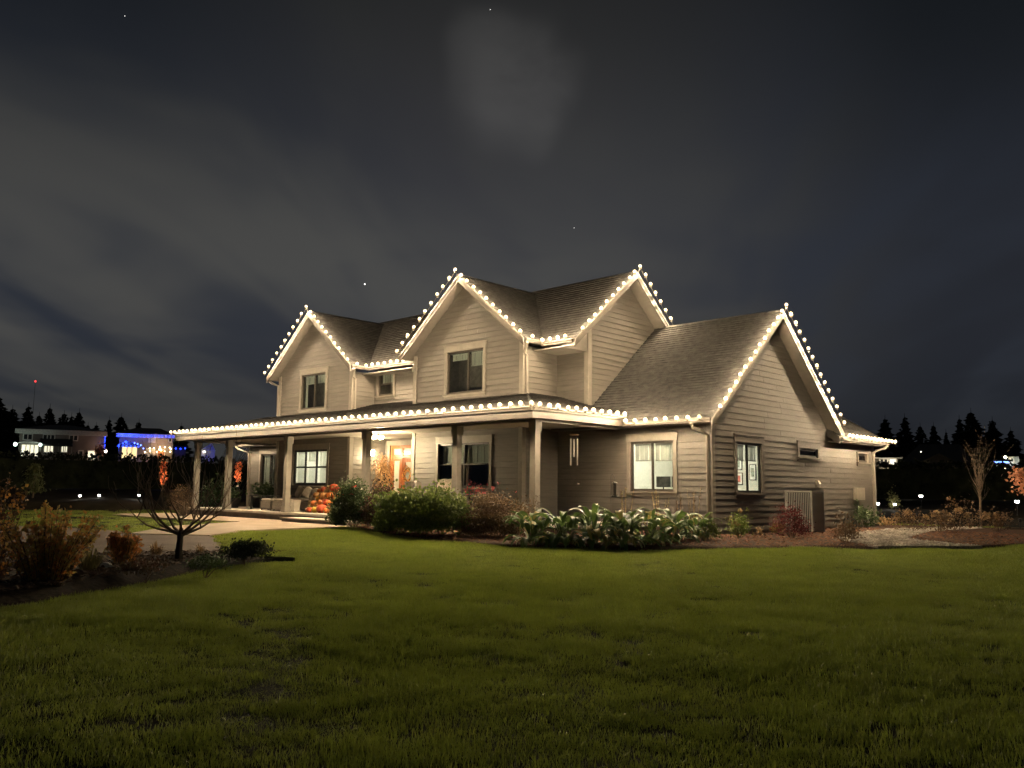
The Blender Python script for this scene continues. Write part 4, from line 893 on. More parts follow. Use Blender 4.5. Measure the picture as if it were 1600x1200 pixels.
bush('low_dark_shrub', 'low brown leafy plant at the foot of the small orange shrub', 'shrub', tuple(G(225,905)), .35, .3, .25, LRB, 700, .035, .014, 57, 10, .3, 4)
ROCK = mat('pale_rock', (.42,.43,.45), .8, .12, 6, .3, 30)
def rock(label, loc, s_, seed, m=ROCK, name='garden_rock'):
    bm_ = bmesh.new(); bmesh.ops.create_icosphere(bm_, subdivisions=2, radius=1)
    for v in bm_.verts: v.co = Vector((v.co.x*s_[0], v.co.y*s_[1], v.co.z*s_[2]))*(1+.25*noise.noise(v.co*1.7+Vector((seed,0,0))))
    me_ = bpy.data.meshes.new(name); bm_.to_mesh(me_); bm_.free(); me_.materials.append(m); o = put(name, me_, None, loc); return tag(o, label, 'rock')
rock('pale grey rock between the big autumn shrub and the grass clump', tuple(G(106,893,.08)), (.17,.12,.10), 1); rock('pale grey rock at the foot of the small orange shrub', tuple(G(166,889,.08)), (.13,.10,.10), 2)
rock('flat pale stone lying on bark near the rear downspout', tuple(G(1388,828,.03)), (.16,.12,.05), 3); rock('small white stone beside the low black green shrub', tuple(G(362,867,.05)), (.06,.05,.05), 4)
ed = MB(); eo = [Vector((x, y, 0)) for x, y in island[:14]+island[-6:]]
eo = [Vector((x, y, 0)) for x, y in (island[-10:]+island[:10])]
for a, b in zip(eo, eo[1:]): ed.hexa((a+Vector((0,0,-.08)), b+Vector((0,0,-.08)), b*1.0+Vector((.006,.006,-.08)), a+Vector((.006,.006,-.08))), (a+Vector((0,0,.012)), b+Vector((0,0,.012)), b+Vector((.006,.006,.012)), a+Vector((.006,.006,.012))))
tag(ed.build('bed_edging', BLACKFR), 'dark edging strip around the pointed tip of the island bed', 'edging')
EDG = mat('pale_edging', (.30,.25,.18), .8)
for lab, pa, pb in (('pale edging strip behind the gravel at the far right', (1556,829), (1612,829)), ('pale edging strip at the back of the gravel path', (1398,828), (1470,829))):
    a, b = G(*pa), G(*pb); tag(MB().bar(a+Vector((0,0,.05)), b+Vector((0,0,.05)), .09, .10).build('edging_board', EDG), lab, 'edging')
# plants at the left end of the porch
bush('twiggy_shrub', 'rounded twiggy brown shrub by the left end of the porch', 'shrub', tuple(G(287,806)), .85, .75, 1.35, LBR, 1800, .05, .012, 61, 22, .25, 60)
bush('rhododendron', 'broad leaved evergreen shrub behind the first two porch posts', 'shrub', (-24.4,-2.2,0), .9, .8, 1.5, LDG, 900, .15, .045, 62, 18, .26, 10, up=.2)

# ------------------------------------------------------------------ porch: lamps, door decoration, furniture
WARM = emit('warm_lamp_glass', (1.0, 0.80, 0.50), 55.0)
t = thing('ceiling_light', 'glowing multi globe ceiling light on the porch before the front door', 'lamp', (on(590,681,1,-2.9).x,-2.9,3.14)); BRASS = mat('dark_bronze_metal', (.05,.035,.02), .4, metal=.8)
MB().lathe([(.10,-.03), (.12,0)], 14).tube([(0,0,-.02), (0,0,-.16)], .012, 6).build('canopy_plate', BRASS, t)
for i in range(4):
    a = i*1.571+.4; put('globe', (globals().setdefault('_gl', MB().lathe([(.02,-.06), (.06,-.035), (.072,0), (.06,.035), (.02,.06)], 10).mesh('globe', WARM, True))), t, (math.cos(a)*.17, math.sin(a)*.17, -.19))
ar = MB()
for i in range(4): a = i*1.571+.4; ar.tube([(0,0,-.15), (math.cos(a)*.17, math.sin(a)*.17, -.12)], .008, 5)
ar.build('arm', BRASS, t)
def lamp_light(parent, loc, power, col=(1,.78,.46), rad=.06):
    ld = bpy.data.lights.new('lamp_light', 'POINT'); ld.energy = power; ld.color = col; ld.shadow_soft_size = rad
    lo = bpy.data.objects.new('lamp_light', ld); C.objects.link(lo); lo.parent = parent; lo.location = loc; return lo
lamp_light(t, (0,0,-.42), 240)
t = thing('wall_sconce', 'bright lantern sconce on the entry side wall left of the front door', 'lamp', (-14.72,-0.72,2.55)); MB().box((0.005,-.05,-.10), (.03,.05,.12)).tube([(.03,0,.08), (.12,0,.13)], .01, 5).lathe([(.075,.115), (.02,.15)], 8, (.12,0,0)).build('bracket', BRASS, t)
MB().lathe([(.05,-.10), (.06,0), (.055,.11)], 8, (.12,0,0)).build('lantern_glass', WARM, t); lamp_light(t, (.24,-.05,0), 60)
# corn stalks
CORN = leafmat('dry_corn_leaf', (.36,.19,.065), (.50,.31,.13), .4, .1)
t = thing('corn_stalk_bundle', 'bundle of dry golden corn stalks standing left of the front door', 'corn stalks', (-13.95,-0.62,0.28)); r = random.Random(9); mb, st_ = MB(), MB()
for i in range(34):
    a = r.uniform(0, 6.28); q = r.random()*.16; b = Vector((math.cos(a)*q, math.sin(a)*q, 0)); tp = Vector((math.cos(a)*(q*1.3+.12*r.random()), math.sin(a)*(q*1.3+.12*r.random()), r.uniform(1.75, 2.35))); st_.tube([b, tp], [.012, .006], 5)
    for k in range(12):
        p = b.lerp(tp, r.uniform(.08, 1)); d = Vector((r.gauss(0,1), r.gauss(0,1), 0)).normalized(); L_ = r.uniform(.22, .5); s_ = Vector((-d.y, d.x, 0))*r.uniform(.012, .022); m1 = p+d*L_*.4+Vector((0,0,L_*.25)); m2 = p+d*L_*.75+Vector((0,0,L_*.05)); e_ = p+d*L_*.95-Vector((0,0,L_*r.uniform(.2,.6)))
        mb.add((p-s_*.5, p+s_*.5, m1+s_, m1-s_, m2+s_*.8, m2-s_*.8, e_), ((0,1,2,3), (3,2,4,5), (5,4,6)))
st_.build('stalks', CORN, t); mb.build('husks', CORN, t, kind='stuff'); MB().lathe([(.19,.95), (.2,.99), (.19,1.03)], 12).build('twine', STEM, t)
t = thing('door_wreath', 'round orange autumn leaf wreath hanging on the front door', 'wreath', (-13.19,-0.07,1.72)); r = random.Random(10); mb = MB(); mb2 = MB()
for i in range(330):
    a = r.uniform(0, 6.28); k = .235+r.gauss(0,.04); leaves(mb if r.random() < .65 else mb2, [(math.cos(a)*k, r.uniform(-.06,.0), math.sin(a)*k)], .075, .026, r, 0)
mb.build('leaves', mat('orange_wreath_leaf', (.55,.13,.03), .6, .25, 20, trans=.3, col2=(.55,.28,.05)), t, kind='stuff'); mb2.build('leaves', mat('yellow_wreath_leaf', (.5,.33,.10), .6, .2, 20, trans=.3), t, kind='stuff')
MB().tube([(math.cos(a*math.pi/12)*.235, -.02, math.sin(a*math.pi/12)*.235) for a in range(25)], .03, 6, False).build('ring', STEM, t)
# pumpkins on straw bales
STRAW = mat('straw', (.20,.14,.06), .9, .25, 30, .5, 80, stretch=(1,1,8))
for lab, (x, y, z), (sx, sy, sz) in (('lower straw bale under the pumpkin pile', (-15.25,-2.6,.28), (1.0,.45,.42)), ('upper straw bale behind the pumpkin pile', (-15.2,-2.12,.28), (.95,.4,.78))):
    t = thing('straw_bale', lab, 'straw bale', (x, y, z), 0, 'straw bales under the pumpkins'); MB().box((-sx/2,-sy/2,0), (sx/2,sy/2,sz)).build('straw', STRAW, t)
    MB().box((-sx*.25,-sy/2-.004,-.0), (-sx*.25+.012,sy/2+.004,sz+.004)).box((sx*.25,-sy/2-.004,0), (sx*.25+.012,sy/2+.004,sz+.004)).build('twine', STEM, t)
pcol = dict(orange=(.44,.12,.018), red=(.40,.06,.02), cream=(.48,.34,.17), yellow=(.45,.27,.025), green=(.20,.22,.08), dark=(.36,.15,.04))
pmat = {k: mat('pumpkin_skin_'+k, c, .45, .12, 6, .1, 20) for k, c in pcol.items()}
pst = mat('pumpkin_stem', (.16,.13,.05), .8, .2, 20)
PK = [('cream',405,545,0,.6),('red',440,540,0,.75),('yellow',525,545,0,.85),('red',625,530,0,1.15),('orange',700,540,0,.7),('orange',505,462,1,.8),('dark',560,478,1,.65),('orange',610,440,1,.75),('red',690,452,1,.95),('orange',750,465,1,.8),('yellow',590,385,2,.85),('dark',545,335,2,.8),('dark',660,345,2,1.15),('cream',700,400,2,.6),('orange',755,345,2,1.0),('orange',835,350,2,.7),('yellow',850,380,2,.6),('orange',600,275,3,.75),('dark',650,300,3,.65),('red',668,250,3,.85),('cream',742,268,3,.8),('cream',735,215,3,.5),('red',815,215,3,1.0),('red',872,252,3,.8),('green',790,295,3,.6),('green',850,285,3,.6),('cream',915,290,3,.7)]
ylay = [-3.35, -3.05, -2.75, -2.40]; words = {0: 'bottom row', 1: 'second row', 2: 'third row', 3: 'top row'}; r = random.Random(12)
cnt = {}
ordw = ['leftmost', 'second', 'third', 'fourth', 'fifth', 'sixth', 'seventh', 'eighth', 'ninth', 'tenth']
for li in range(4):
    row = sorted([p for p in PK if p[3] == li], key=lambda p: p[1])
    for k, (c, qx, qy, _, s_) in enumerate(row):
        p = on(440+qx/10, 740+qy/10, 1, ylay[li]); rad = .172*s_
        if li == 0: p.z = .28+rad*.78
        side_w = ordw[k]+' from the left' if 0 < k else 'leftmost'
        t = thing('pumpkin', f'{dict(red="deep orange").get(c, c)} pumpkin, {side_w} in the {words[li]} of the porch pile', 'pumpkin', tuple(p), r.uniform(0, 6), 'pumpkins piled on the porch')
        mb = MB().lathe([(rad*.15,rad*.60), (rad*.45,rad*.74), (rad*.8,rad*.58), (rad,rad*.1), (rad*.92,-rad*.42), (rad*.6,-rad*.74), (rad*.2,-rad*.78)][::-1], 30, ribs=10, amp=.13)
        mb.build('body', pmat[c], t, True); MB().tube([(0,0,rad*.6), (rad*.05,0,rad*.95), (rad*.2,0,rad*1.1)], [rad*.14, rad*.1, rad*.12], 6).build('stem', pst, t)
# sofa, table, ottomans, chairs
WICK = mat('grey_wicker', (.15,.125,.10), .8, .15, 40, .6, 90); CUSH = mat('beige_cushion', (.30,.26,.215), .9, .08, 5, .1, 60); CUSH2 = mat('pale_pillow', (.46,.40,.33), .9, .1, 18); BLANK = mat('knit_blanket', (.50,.42,.33), .95, .15, 30, .6, 60); DKW = mat('dark_wicker', (.035,.03,.027), .8, .2, 40, .5, 90)
def rbox(mb, a, b, e=.05):                     # softened cushion block
    x0,y0,z0 = a; x1,y1,z1 = b; rings = [(e,z0), (0,z0+e), (0,z1-e), (e,z1)]; o = len(mb.v)
    for k, z in rings:
        mb.v += [(x0+k+(e if not k else 0)*.0, y0+k, z), (x1-k, y0+k, z), (x1-k, y1-k, z), (x0+k, y1-k, z)]
    for i in range(3):
        for j in range(4): mb.f.append((o+i*4+j, o+i*4+(j+1) % 4, o+(i+1)*4+(j+1) % 4, o+(i+1)*4+j))
    mb.f += [(o+3,o+2,o+1,o), (o+12,o+13,o+14,o+15)]; return mb
t = thing('wicker_sofa', 'grey wicker sofa with beige cushions under the three pane window', 'sofa', (-16.75,-2.25,0.28))
MB().box((-1.0,-.42,.10), (1.0,.40,.34)).box((-1.0,.30,.34), (1.0,.42,.82)).build('base', WICK, t)
for sx in (-1, 1): MB().box((min(sx*.84, sx*1.02),-.43,.06), (max(sx*.84, sx*1.02),.42,.60)).build('armrest', WICK, t)
for i in range(2): rbox(MB(), (-.83+i*.835,-.42,.345), (-.01+i*.835,.24,.50)).build('seat_cushion', CUSH, t); rbox(MB(), (-.83+i*.835,.10,.505), (-.01+i*.835,.295,.98)).build('back_cushion', CUSH, t)
def pillow(label, loc, rot, m, s_=.44):
    bm_ = bmesh.new(); bmesh.ops.create_uvsphere(bm_, u_segments=16, v_segments=8, radius=.5)
    for v in bm_.verts:
        x, y, z = v.co*2; f = lambda q: math.copysign(abs(q)**.55, q); v.co = Vector((f(x)*.5*s_, y*.16*s_, f(z)*.5*s_))
    me_ = bpy.data.meshes.new('pillow'); bm_.to_mesh(me_); bm_.free(); me_.materials.append(m); me_.shade_smooth(); o = put('pillow', me_, None, loc, rot); tag(o, label, 'pillow', 'pillows on the porch sofa')
pillow('pale patterned pillow leaning in the middle of the wicker sofa', (-16.4,-2.42,1.0), (-.35,.5,.2), CUSH2); pillow('beige pillow against the left arm of the wicker sofa', (-17.2,-2.32,1.0), (-.3,.2,-.2), CUSH, .48); pillow('light pillow at the right arm of the wicker sofa', (-16.0,-2.38,.98), (-.3,-.2,.1), CUSH2, .38)
for lab, x in (('grey wicker ottoman with a pale cushion beside the second post', -17.9), ('grey wicker ottoman nearer the third porch post', -17.0)):
    t = thing('ottoman', lab, 'ottoman', (x,-3.05,.28), 0, 'wicker ottomans on the porch'); MB().box((-.36,-.32,.05), (.36,.32,.36)).build('base', WICK, t); rbox(MB(), (-.34,-.30,.365), (.34,.30,.46), .03).build('cushion', CUSH, t)
    for sx in (-.32, .32):
        for sy in (-.28, .28): MB().tube([(sx,sy,0), (sx,sy,.06)], .02, 6).build('leg', BLACKFR, t)
t = thing('patio_table', 'low dark patio table with a thin top between planters and ottomans', 'table', (-19.2,-2.5,.28)); MB().box((-.75,-.42,.52), (.75,.42,.56)).build('table_top', DKW, t)
for sx in (-.68, .68):
    for sy in (-.36, .36): MB().box((sx-.03,sy-.03,0), (sx+.03,sy+.03,.519)).build('leg', DKW, t)
PLB = mat('white_planter', (.55,.50,.42), .6, .05)
p = G(461, 799, .28); t = thing('planter_box', 'tall white square planter box at the foot of the third porch post', 'planter', tuple(p)); MB().hexa(((-.11,-.11,0), (.11,-.11,0), (.11,.11,0), (-.11,.11,0)), ((-.15,-.15,.44), (.15,-.15,.44), (.15,.15,.44), (-.15,.15,.44))).build('box', PLB, t); MB().box((-.13,-.13,.43), (.13,.13,.445)).build('soil', DARKSOIL, t)
def potted(label, loc, w_, h_, ph, m, n, seed, ll=.16, lw=.05):
    t = thing('potted_plant', label, 'potted plant', loc, 0, 'potted plants on the porch'); r = random.Random(seed); MB().hexa(((-w_*.8,-.2,0), (w_*.8,-.2,0), (w_*.8,.2,0), (-w_*.8,.2,0)), ((-w_,-.25,h_), (w_,-.25,h_), (w_,.25,h_), (-w_,.25,h_))).build('pot', DKW, t); mb = MB(); leaves(mb, cloud(r, n, w_*1.25, .45, ph, h_*.8, 16, .26), ll, lw, r, .3); mb.build('foliage', m, t, kind='stuff'); return t
potted('dark trough with big green leaves right of the second porch post', (-21.0,-1.6,.28), .75, .45, .62, LDG, 520, 71); potted('dark pot with large leaves behind the second porch post', (-21.9,-2.7,.28), .35, .42, .55, LDG, 260, 72)
potted('pot of pink and white flowers on the porch right of the blanket chair', (-7.05,-2.45,.28), .2, .75, .55, PINK, 130, 73, .06, .02)
def chair(label, loc, rz, blanket=False):
    t = thing('lounge_chair', label, 'chair', loc, rz, 'wicker lounge chairs on the porch'); MB().box((-.38,-.38,.10), (.38,.36,.38)).build('seat_base', WICK, t); rbox(MB(), (-.30,-.37,.385), (.30,.24,.50), .04).build('seat_cushion', CUSH, t)
    MB().hexa(((-.38,.26,.38), (.38,.26,.38), (.38,.36,.38), (-.38,.36,.38)), ((-.38,.36,.98), (.38,.36,.98), (.38,.46,.98), (-.38,.46,.98))).build('backrest', WICK, t)
    t.scale = (1.1, 1.1, 1.17)
    for sx in (-1, 1): MB().box((min(sx*.31, sx*.40),-.38,.38), (max(sx*.31, sx*.40),.30,.62)).build('armrest', WICK, t)
    rbox(MB(), (-.29,.12,.50), (.29,.27,1.0), .04).build('back_cushion', CUSH, t)
chair('grey wicker lounge chair with its back to the lawn, right of the door', (-8.65,-3.15,.28), 2.7); chair('lounge chair with a knit blanket before the centre window', (-7.35,-2.95,.28), 3.5)
bl = MB(); r = random.Random(14); o_ = Vector((-7.35,-2.95,.28)); Rz = Matrix.Rotation(3.5, 4, 'Z'); nu, nv = 8, 12
prof = [(.05,.84), (.08,1.06), (.12,1.19), (.30,1.24), (.46,1.21), (.56,1.08), (.57,.88), (.57,.65), (.56,.47)]
for i, (yy, zz) in enumerate(prof):
    for j in range(nu+1):
        x = -.30+.58*j/nu; w_ = .015*math.sin(j*1.9+i*.6); bl.v.append(tuple(o_+(Rz @ Vector((x+.02*i*.3, yy+w_, zz+w_*.6)))))
for i in range(len(prof)-1):
    for j in range(nu): k = i*(nu+1)+j; bl.f.append((k, k+1, k+nu+2, k+nu+1))
bo = bl.build('blanket', BLANK, None, True); md = bo.modifiers.new('thick', 'SOLIDIFY'); md.thickness = .025; tag(bo, 'cream knit blanket draped over the back of a porch chair', 'blanket')
t = thing('hose_hanger', 'small dark round hanger on the porch wall right of the front door', 'hanger', (-10.55,-1.73,1.05)); MB().tube([(math.cos(a*math.pi/8)*.11, -.02, math.sin(a*math.pi/8)*.11) for a in range(17)], .02, 6, False).build('ring', BLACKFR, t); MB().box((-.03,-.02,-.03), (.03,.05,.03)).build('bracket', BLACKFR, t)
# wind chime and bird feeder
CH = mat('chime_metal', (.45,.42,.38), .35, .05, metal=.8); wc = on(897, 668, 1, -2.2); t = thing('wind_chime', 'large metal wind chime hanging from the right end of the porch', 'wind chime', (wc.x, wc.y, 3.06))
MB().tube([(0,0,-.0), (0,0,-.16)], .005, 4).build('hook', BLACKFR, t); zt = zat(wc, 897, 679)-3.06; MB().lathe([(.13,zt-.02), (.14,zt), (.10,zt+.02)], 14).build('top_disc', mat('chime_wood', (.25,.14,.07), .5), t); sm = MB()
zb = zat(wc, 897, 727)-3.06
for i in range(6):
    a = i*1.047+.2; ln = .92+.08*(i % 3); MB().tube([(math.cos(a)*.11, math.sin(a)*.11, zt-.12), (math.cos(a)*.11, math.sin(a)*.11, zb+.12*(i % 3))], .019, 8).build('tube', CH, t); sm.tube([(math.cos(a)*.11, math.sin(a)*.11, zt), (math.cos(a)*.11, math.sin(a)*.11, zt-.12)], .003, 3)
zd = zat(wc, 897, 751)-3.06; sm.tube([(0,0,zt), (0,0,zd)], .003, 3).build('string', BLACKFR, t); MB().lathe([(.001,-.01), (.075,-.008), (.075,.008), (.001,.01)], 14).build('sail', mat('sail_wood', (.55,.42,.22), .6), t).rotation_euler = (0,0,0)
t.children[-1].rotation_euler = (R(90),0,R(35)); t.children[-1].location = (0,0,zd)
bf = Vector((-1.75,-2.3,0)); hz = zat(bf, 960, 741); t = thing('shepherd_hook', 'thin black shepherd hook standing in the hostas', 'plant hook', tuple(bf)); MB().tube([(0,0,-.2), (0,0,hz-.12), (.01,0,hz-.03), (.05,.01,hz), (.10,.02,hz-.04), (.11,.02,hz-.10)], .008, 6).build('pole', BLACKFR, t)
t = thing('bird_feeder', 'dark tube bird feeder hanging on the shepherd hook', 'bird feeder', (bf.x+.11, bf.y+.02, hz-.11)); MB().tube([(0,0,0), (0,0,-.10)], .004, 4).build('hanger', BLACKFR, t); MB().lathe([(.085,-.14), (.05,-.10), (.01,-.085)], 10).build('roof', BLACKFR, t); MB().lathe([(.05,-.46), (.05,-.14)], 10).build('tube', mat('smoked_tube', (.06,.055,.05), .3), t); MB().lathe([(.09,-.50), (.10,-.48), (.09,-.46)], 10).build('tray', BLACKFR, t)
# things on and by the gable wall
ac0 = G(1270, 834); AX = ac0.x; AY = ac0.y; hA = zat(Vector((AX, AY, 0)), 1270, 767); wl = .86
t = thing('air_conditioner', 'grey outdoor air conditioner unit with vertical louvres against the gable wall', 'air conditioner', (AX-wl/2, AY+wl/2, 0)); ACM = mat('condenser_metal', (.42,.43,.40), .5, .06, 4); ACD = mat('condenser_dark', (.02,.02,.02), .6)
h2 = wl/2; MB().box((-h2+.02,-h2+.02,.06), (h2-.02,h2-.02,hA-.05)).build('coil', ACD, t); MB().box((-h2-.01,-h2-.01,hA-.05), (h2+.01,h2+.01,hA)).build('top_cover', ACM, t); MB().box((-h2,-h2,0), (h2,h2,.06)).build('base', ACD, t); MB().lathe([(.30,hA), (.32,hA+.015), (.05,hA+.02)], 20).build('fan_grille', ACD, t)
for sx in (-1, 1):
    for sy in (-1, 1): MB().box((min(sx*h2, sx*(h2-.05)), min(sy*h2, sy*(h2-.05)), .06), (max(sx*h2, sx*(h2-.05)), max(sy*h2, sy*(h2-.05)), hA-.051)).build('corner_post', ACM, t)
lv = MB().box((-.012,-.02,.08), (.012,.02,hA-.06)).mesh('louvre', ACM)
for i in range(13): put('louvre', lv, t, (-h2+.09+i*(wl-.18)/12, -h2, 0), (0,0,.5))
for i in range(13): put('louvre', lv, t, (h2, -h2+.09+i*(wl-.18)/12, 0), (0,0,1.571+.5))
GBOX = mat('utility_box_paint', (.33,.30,.24), .5, .05)
t = thing('meter_box', 'beige utility meter box on the gable wall near the rear corner', 'meter box', (.03,9.85,1.2)); MB().box((0,-.33,-.22), (.15,.33,.22)).build('box', GBOX, t); MB().box((.151,-.30,-.19), (.165,.30,.19)).build('cover', GBOX, t); MB().tube([(.06,-.05,-.22), (.06,-.05,-.75), (.10,.1,-1.15)], .035, 8).build('conduit', mat('conduit_grey', (.16,.14,.12), .6), t)
t = thing('vent_hood', 'small beige vent hood on the wall above the air conditioner', 'vent', (.03, on(1275,755,0,0).y, on(1275,755,0,0).z)); MB().box((0,-.10,-.12), (.03,.10,.10)).build('plate', GBOX, t); MB().hexa(((.03,-.08,-.02), (.12,-.08,-.02), (.12,.08,-.02), (.03,.08,-.02)), ((.03,-.08,.09), (.06,-.08,.09), (.06,.08,.09), (.03,.08,.09))).build('hood', GBOX, t)
hb = on(1305, 795, 0, 0); t = thing('hose_bib', 'garden tap on the gable wall right of the air conditioner', 'tap', (.03, hb.y, hb.z)); MB().tube([(0,0,0), (.08,0,0), (.11,0,-.05)], .018, 7).build('spout', CH, t); MB().lathe([(.035,.03), (.035,.045)], 8, (.06,0,0)).tube([(.06,0,0), (.06,0,.03)], .008, 5).build('handle', CH, t)
hr = G(1326, 836); t = thing('hose_reel', 'dark hose reel on a stand in the bed below the meter box', 'hose reel', tuple(hr)); MB().tube([(-.08,0,0), (-.05,0,.62)], .018, 6).tube([(.08,0,0), (.05,0,.62)], .018, 6).tube([(-.06,0,.62), (.06,0,.62)], .022, 6).build('stand', CH, t)
for k, rr_ in enumerate((.15, .18, .21)): MB().tube([(math.cos(a*math.pi/10)*rr_, .05+.03*k, .32+math.sin(a*math.pi/10)*rr_) for a in range(21)], .016, 6, False).build('hose_coil', BLACKFR, t)

# ------------------------------------------------------------------ seen inside through the windows
FRB = mat('picture_frame_black', (.02,.02,.02), .4); MATW = mat('picture_mat', (.8,.8,.78), .7); 
for lab, px, py, w_, h_, c in (('upper framed picture seen inside the lit gable window', 1153, 725, .30, .40, (.3,.33,.28)), ('lower framed red picture seen inside the lit gable window', 1154, 748, .30, .40, (.5,.12,.10)), ('narrow framed picture seen inside the lit gable window', 1176, 738, .24, .52, (.3,.3,.3))):
    p = on(px, py, 1, 4.57); t = thing('framed_picture', lab, 'picture', tuple(p), 0, 'pictures on the wall inside'); MB().box((-w_/2,0,-h_/2), (w_/2,.02,h_/2)).build('frame', FRB, t); MB().box((-w_/2+.025,-.004,-h_/2+.025), (w_/2-.025,-.001,h_/2-.025)).build('mount', MATW, t); MB().box((-w_*.24,-.008,-h_*.27), (w_*.24,-.005,h_*.27)).build('print', mat('print_'+lab.split()[2], c, .7, .35, 9), t)
t = thing('desk', 'white desk inside behind the lit wing window', 'desk', (-2.15,.75,.3)); MB().box((-.9,-.35,.90), (.9,.35,.94)).build('desk_top', WHITE, t)
for sx in (-.85, .85): MB().box((sx-.03,-.3,0), (sx+.03,.3,.899)).build('leg', WHITE, t)
for lab, x in (('dark computer monitor on the desk, left one of two', -2.15), ('dark computer monitor on the desk, right one of two', -1.60)):
    t = thing('monitor', lab, 'monitor', (x,.82,1.24), -.1, 'monitors on the desk inside'); MB().box((-.26,-.02,.10), (.26,.02,.42)).build('screen', mat('screen_grey', (.10,.10,.105), .3, .3, 7), t); MB().tube([(0,0,.015), (0,0,.10)], .02, 6).lathe([(.10,0), (.10,.014)], 12).build('stand', ACD, t)
p = on(731, 703, 1, -1.0); t = thing('floor_lamp', 'unlit floor lamp with a tall pale shade inside the centre window', 'lamp', (p.x, p.y, .3)); MB().tube([(0,0,0), (0,0,1.95)], .05, 8).build('pole', PLB, t); MB().lathe([(.16,1.95), (.13,2.55)], 14).build('lamp_shade', WHITE, t)
p = on(708, 598, 1, -1.05); t = thing('window_glint', 'tiny glowing stand-in for a reflection in the upper middle gable window', 'lamp', tuple(p)); MB().box((-.05,-.01,-.07), (.05,.01,.0)).build('glint_base', WHITE, t); MB().lathe([(.04,0), (.055,.05), (.03,.10)], 8).build('glint_body', emit('glint_glow', (.8,1,.85), 4), t)  # glowing body added in place of a reflection in the pane
# ------------------------------------------------------------------ the surroundings: bank, hedge, neighbours, trees
def pol(deg, d, z=0.0): a = YAW-R(deg); return Vector((CAM.x-math.sin(a)*d, CAM.y+math.cos(a)*d, z))
BANK = mat('dark_bank_soil', (.020,.016,.010), .95, .3, 1.0, spec=.1)
bk = MB()
for (d0, d1), rad in (((-46, -8), (45.5, 46.3, 49, 54, 62, 80, 110, 160, 230)), ((19.5, 40), (37, 38.5, 42, 48, 56, 75, 105, 160, 230))):
    zz = (-.35, .25, .48, .75, 1.0, 1.4, 1.8, 2.2, 2.6); o = len(bk.v); n = 24
    for i in range(n+1):
        for d, z in zip(rad, zz): bk.v.append(tuple(pol(d0+(d1-d0)*i/n, d+.8*math.sin(i*1.3), z+.06*math.sin(i*2.1+d))))
    for i in range(n):
        for j in range(len(rad)-1): k = o+i*len(rad)+j; bk.f.append((k, k+1, k+len(rad)+1, k+len(rad)))
struct('hill', bk, BANK, True)
def hedge(label, d0, d1, dist, h, seed):
    r = random.Random(seed); a = pol(d0, dist, .9); b = pol(d1, dist, .9); t = thing('hedge', label, 'hedge', tuple(a)); mb = MB(); dv = b-a; n = int(dv.length*170); w_ = Vector((dv.y, -dv.x, 0)).normalized()
    core = MB().bar(Vector((0,0,h*.44)), dv+Vector((0,0,h*.44)), 1.0, h*.86); core.build('branches', LHED, t)
    leaves(mb, [dv*r.random()+w_*r.gauss(0, .5)+Vector((0,0,h*(1-r.random()**2.2*.9)+r.gauss(0,.07))) for _ in range(n)], .22, .09, r, .4); mb.build('foliage', LHED, t, kind='stuff')
hedge('tall dark hedge along the bank beyond the left lawn', -46, -13, 60, 1.95, 1)
hedge('tall dark hedge on the bank beyond the right bed', 21.0, 38, 52, 1.9, 2)
# conifers
def conifer_mesh(seed, slim):
    r = random.Random(seed); mb = MB()
    for i in range(26):
        t_ = i/26; z = .10+.88*t_; rad = slim*(1-t_)**.85*r.uniform(.75, 1.1)+.012
        for k in range(9):
            a = k*.698+i*.9+r.uniform(-.3,.3); q = rad*r.uniform(.55, 1.15); dz = -.05*r.uniform(.3, 1.4); c, s_ = math.cos(a), math.sin(a); w_ = q*.30
            mb.add(((0,0,z), (c*q*.55-s_*w_, s_*q*.55+c*w_, z+dz*.6), (c*q, s_*q, z+dz), (c*q*.55+s_*w_, s_*q*.55-c*w_, z+dz*.6), (c*q*.5, s_*q*.5, z+dz-.025)), ((0,1,2,3), (1,4,2), (2,4,3)))
    return mb.mesh('crown', LCON)
cmesh = [conifer_mesh(s_, w_) for s_, w_ in ((1,.20), (2,.26), (3,.16), (4,.23))]
tr_me = MB().tube([(0,0,0), (0,0,.5), (0,0,1)], [.02,.012,.002], 6).mesh('trunk', BARKT)
def conifer(label, px, py, d, k, wide=1.0, group='conifers beyond the houses'):
    b = far(px, 757, d); base = 1.6; top = zat(Vector((b.x, b.y, 0)), px, py); h = top-base; t = thing('conifer', label, 'conifer', (b.x, b.y, base), k*1.7, group); put('trunk', tr_me, t, (0,0,0), (0,0,0), (h,h,h)); put('crown', cmesh[k % 4], t, (0,0,0), (0,0,0), (h*wide*1.5,h*wide*1.5,h))
for i, (px, py, wd, lab) in enumerate([(-14,612,1.5,'tall conifer at the left picture edge behind the brown house'), (10,632,1.3,'broad conifer behind the left end of the brown house'), (35,628,1.5,'dense conifer above the lit porch gable of the brown house'), (53,643,1.2,'low conifer above the middle window of the brown house'), (69,630,1.1,'slim pointed conifer above the middle of the brown house'), (92,640,1.2,'conifer above the right half of the brown house'), (104,644,1.2,'shorter conifer right beside the one above the right half'), (116,637,1.1,'pointed conifer above the right upper window of the brown house'), (131,659,1.2,'small conifer above the right end of the brown house'), (144,659,1.1,'small conifer between the brown and the blue lit house, left'), (164,650,1.2,'conifer between the brown and the blue lit house'), (183,645,1.5,'broad conifer just left of the blue lit roof'), (211,654,1.3,'conifer right behind the blue lit roof ridge'), (278,660,1.1,'round topped conifer right of the blue lit house')]):
    conifer(lab, px, py, 128+(i*7) % 18, i, wd)
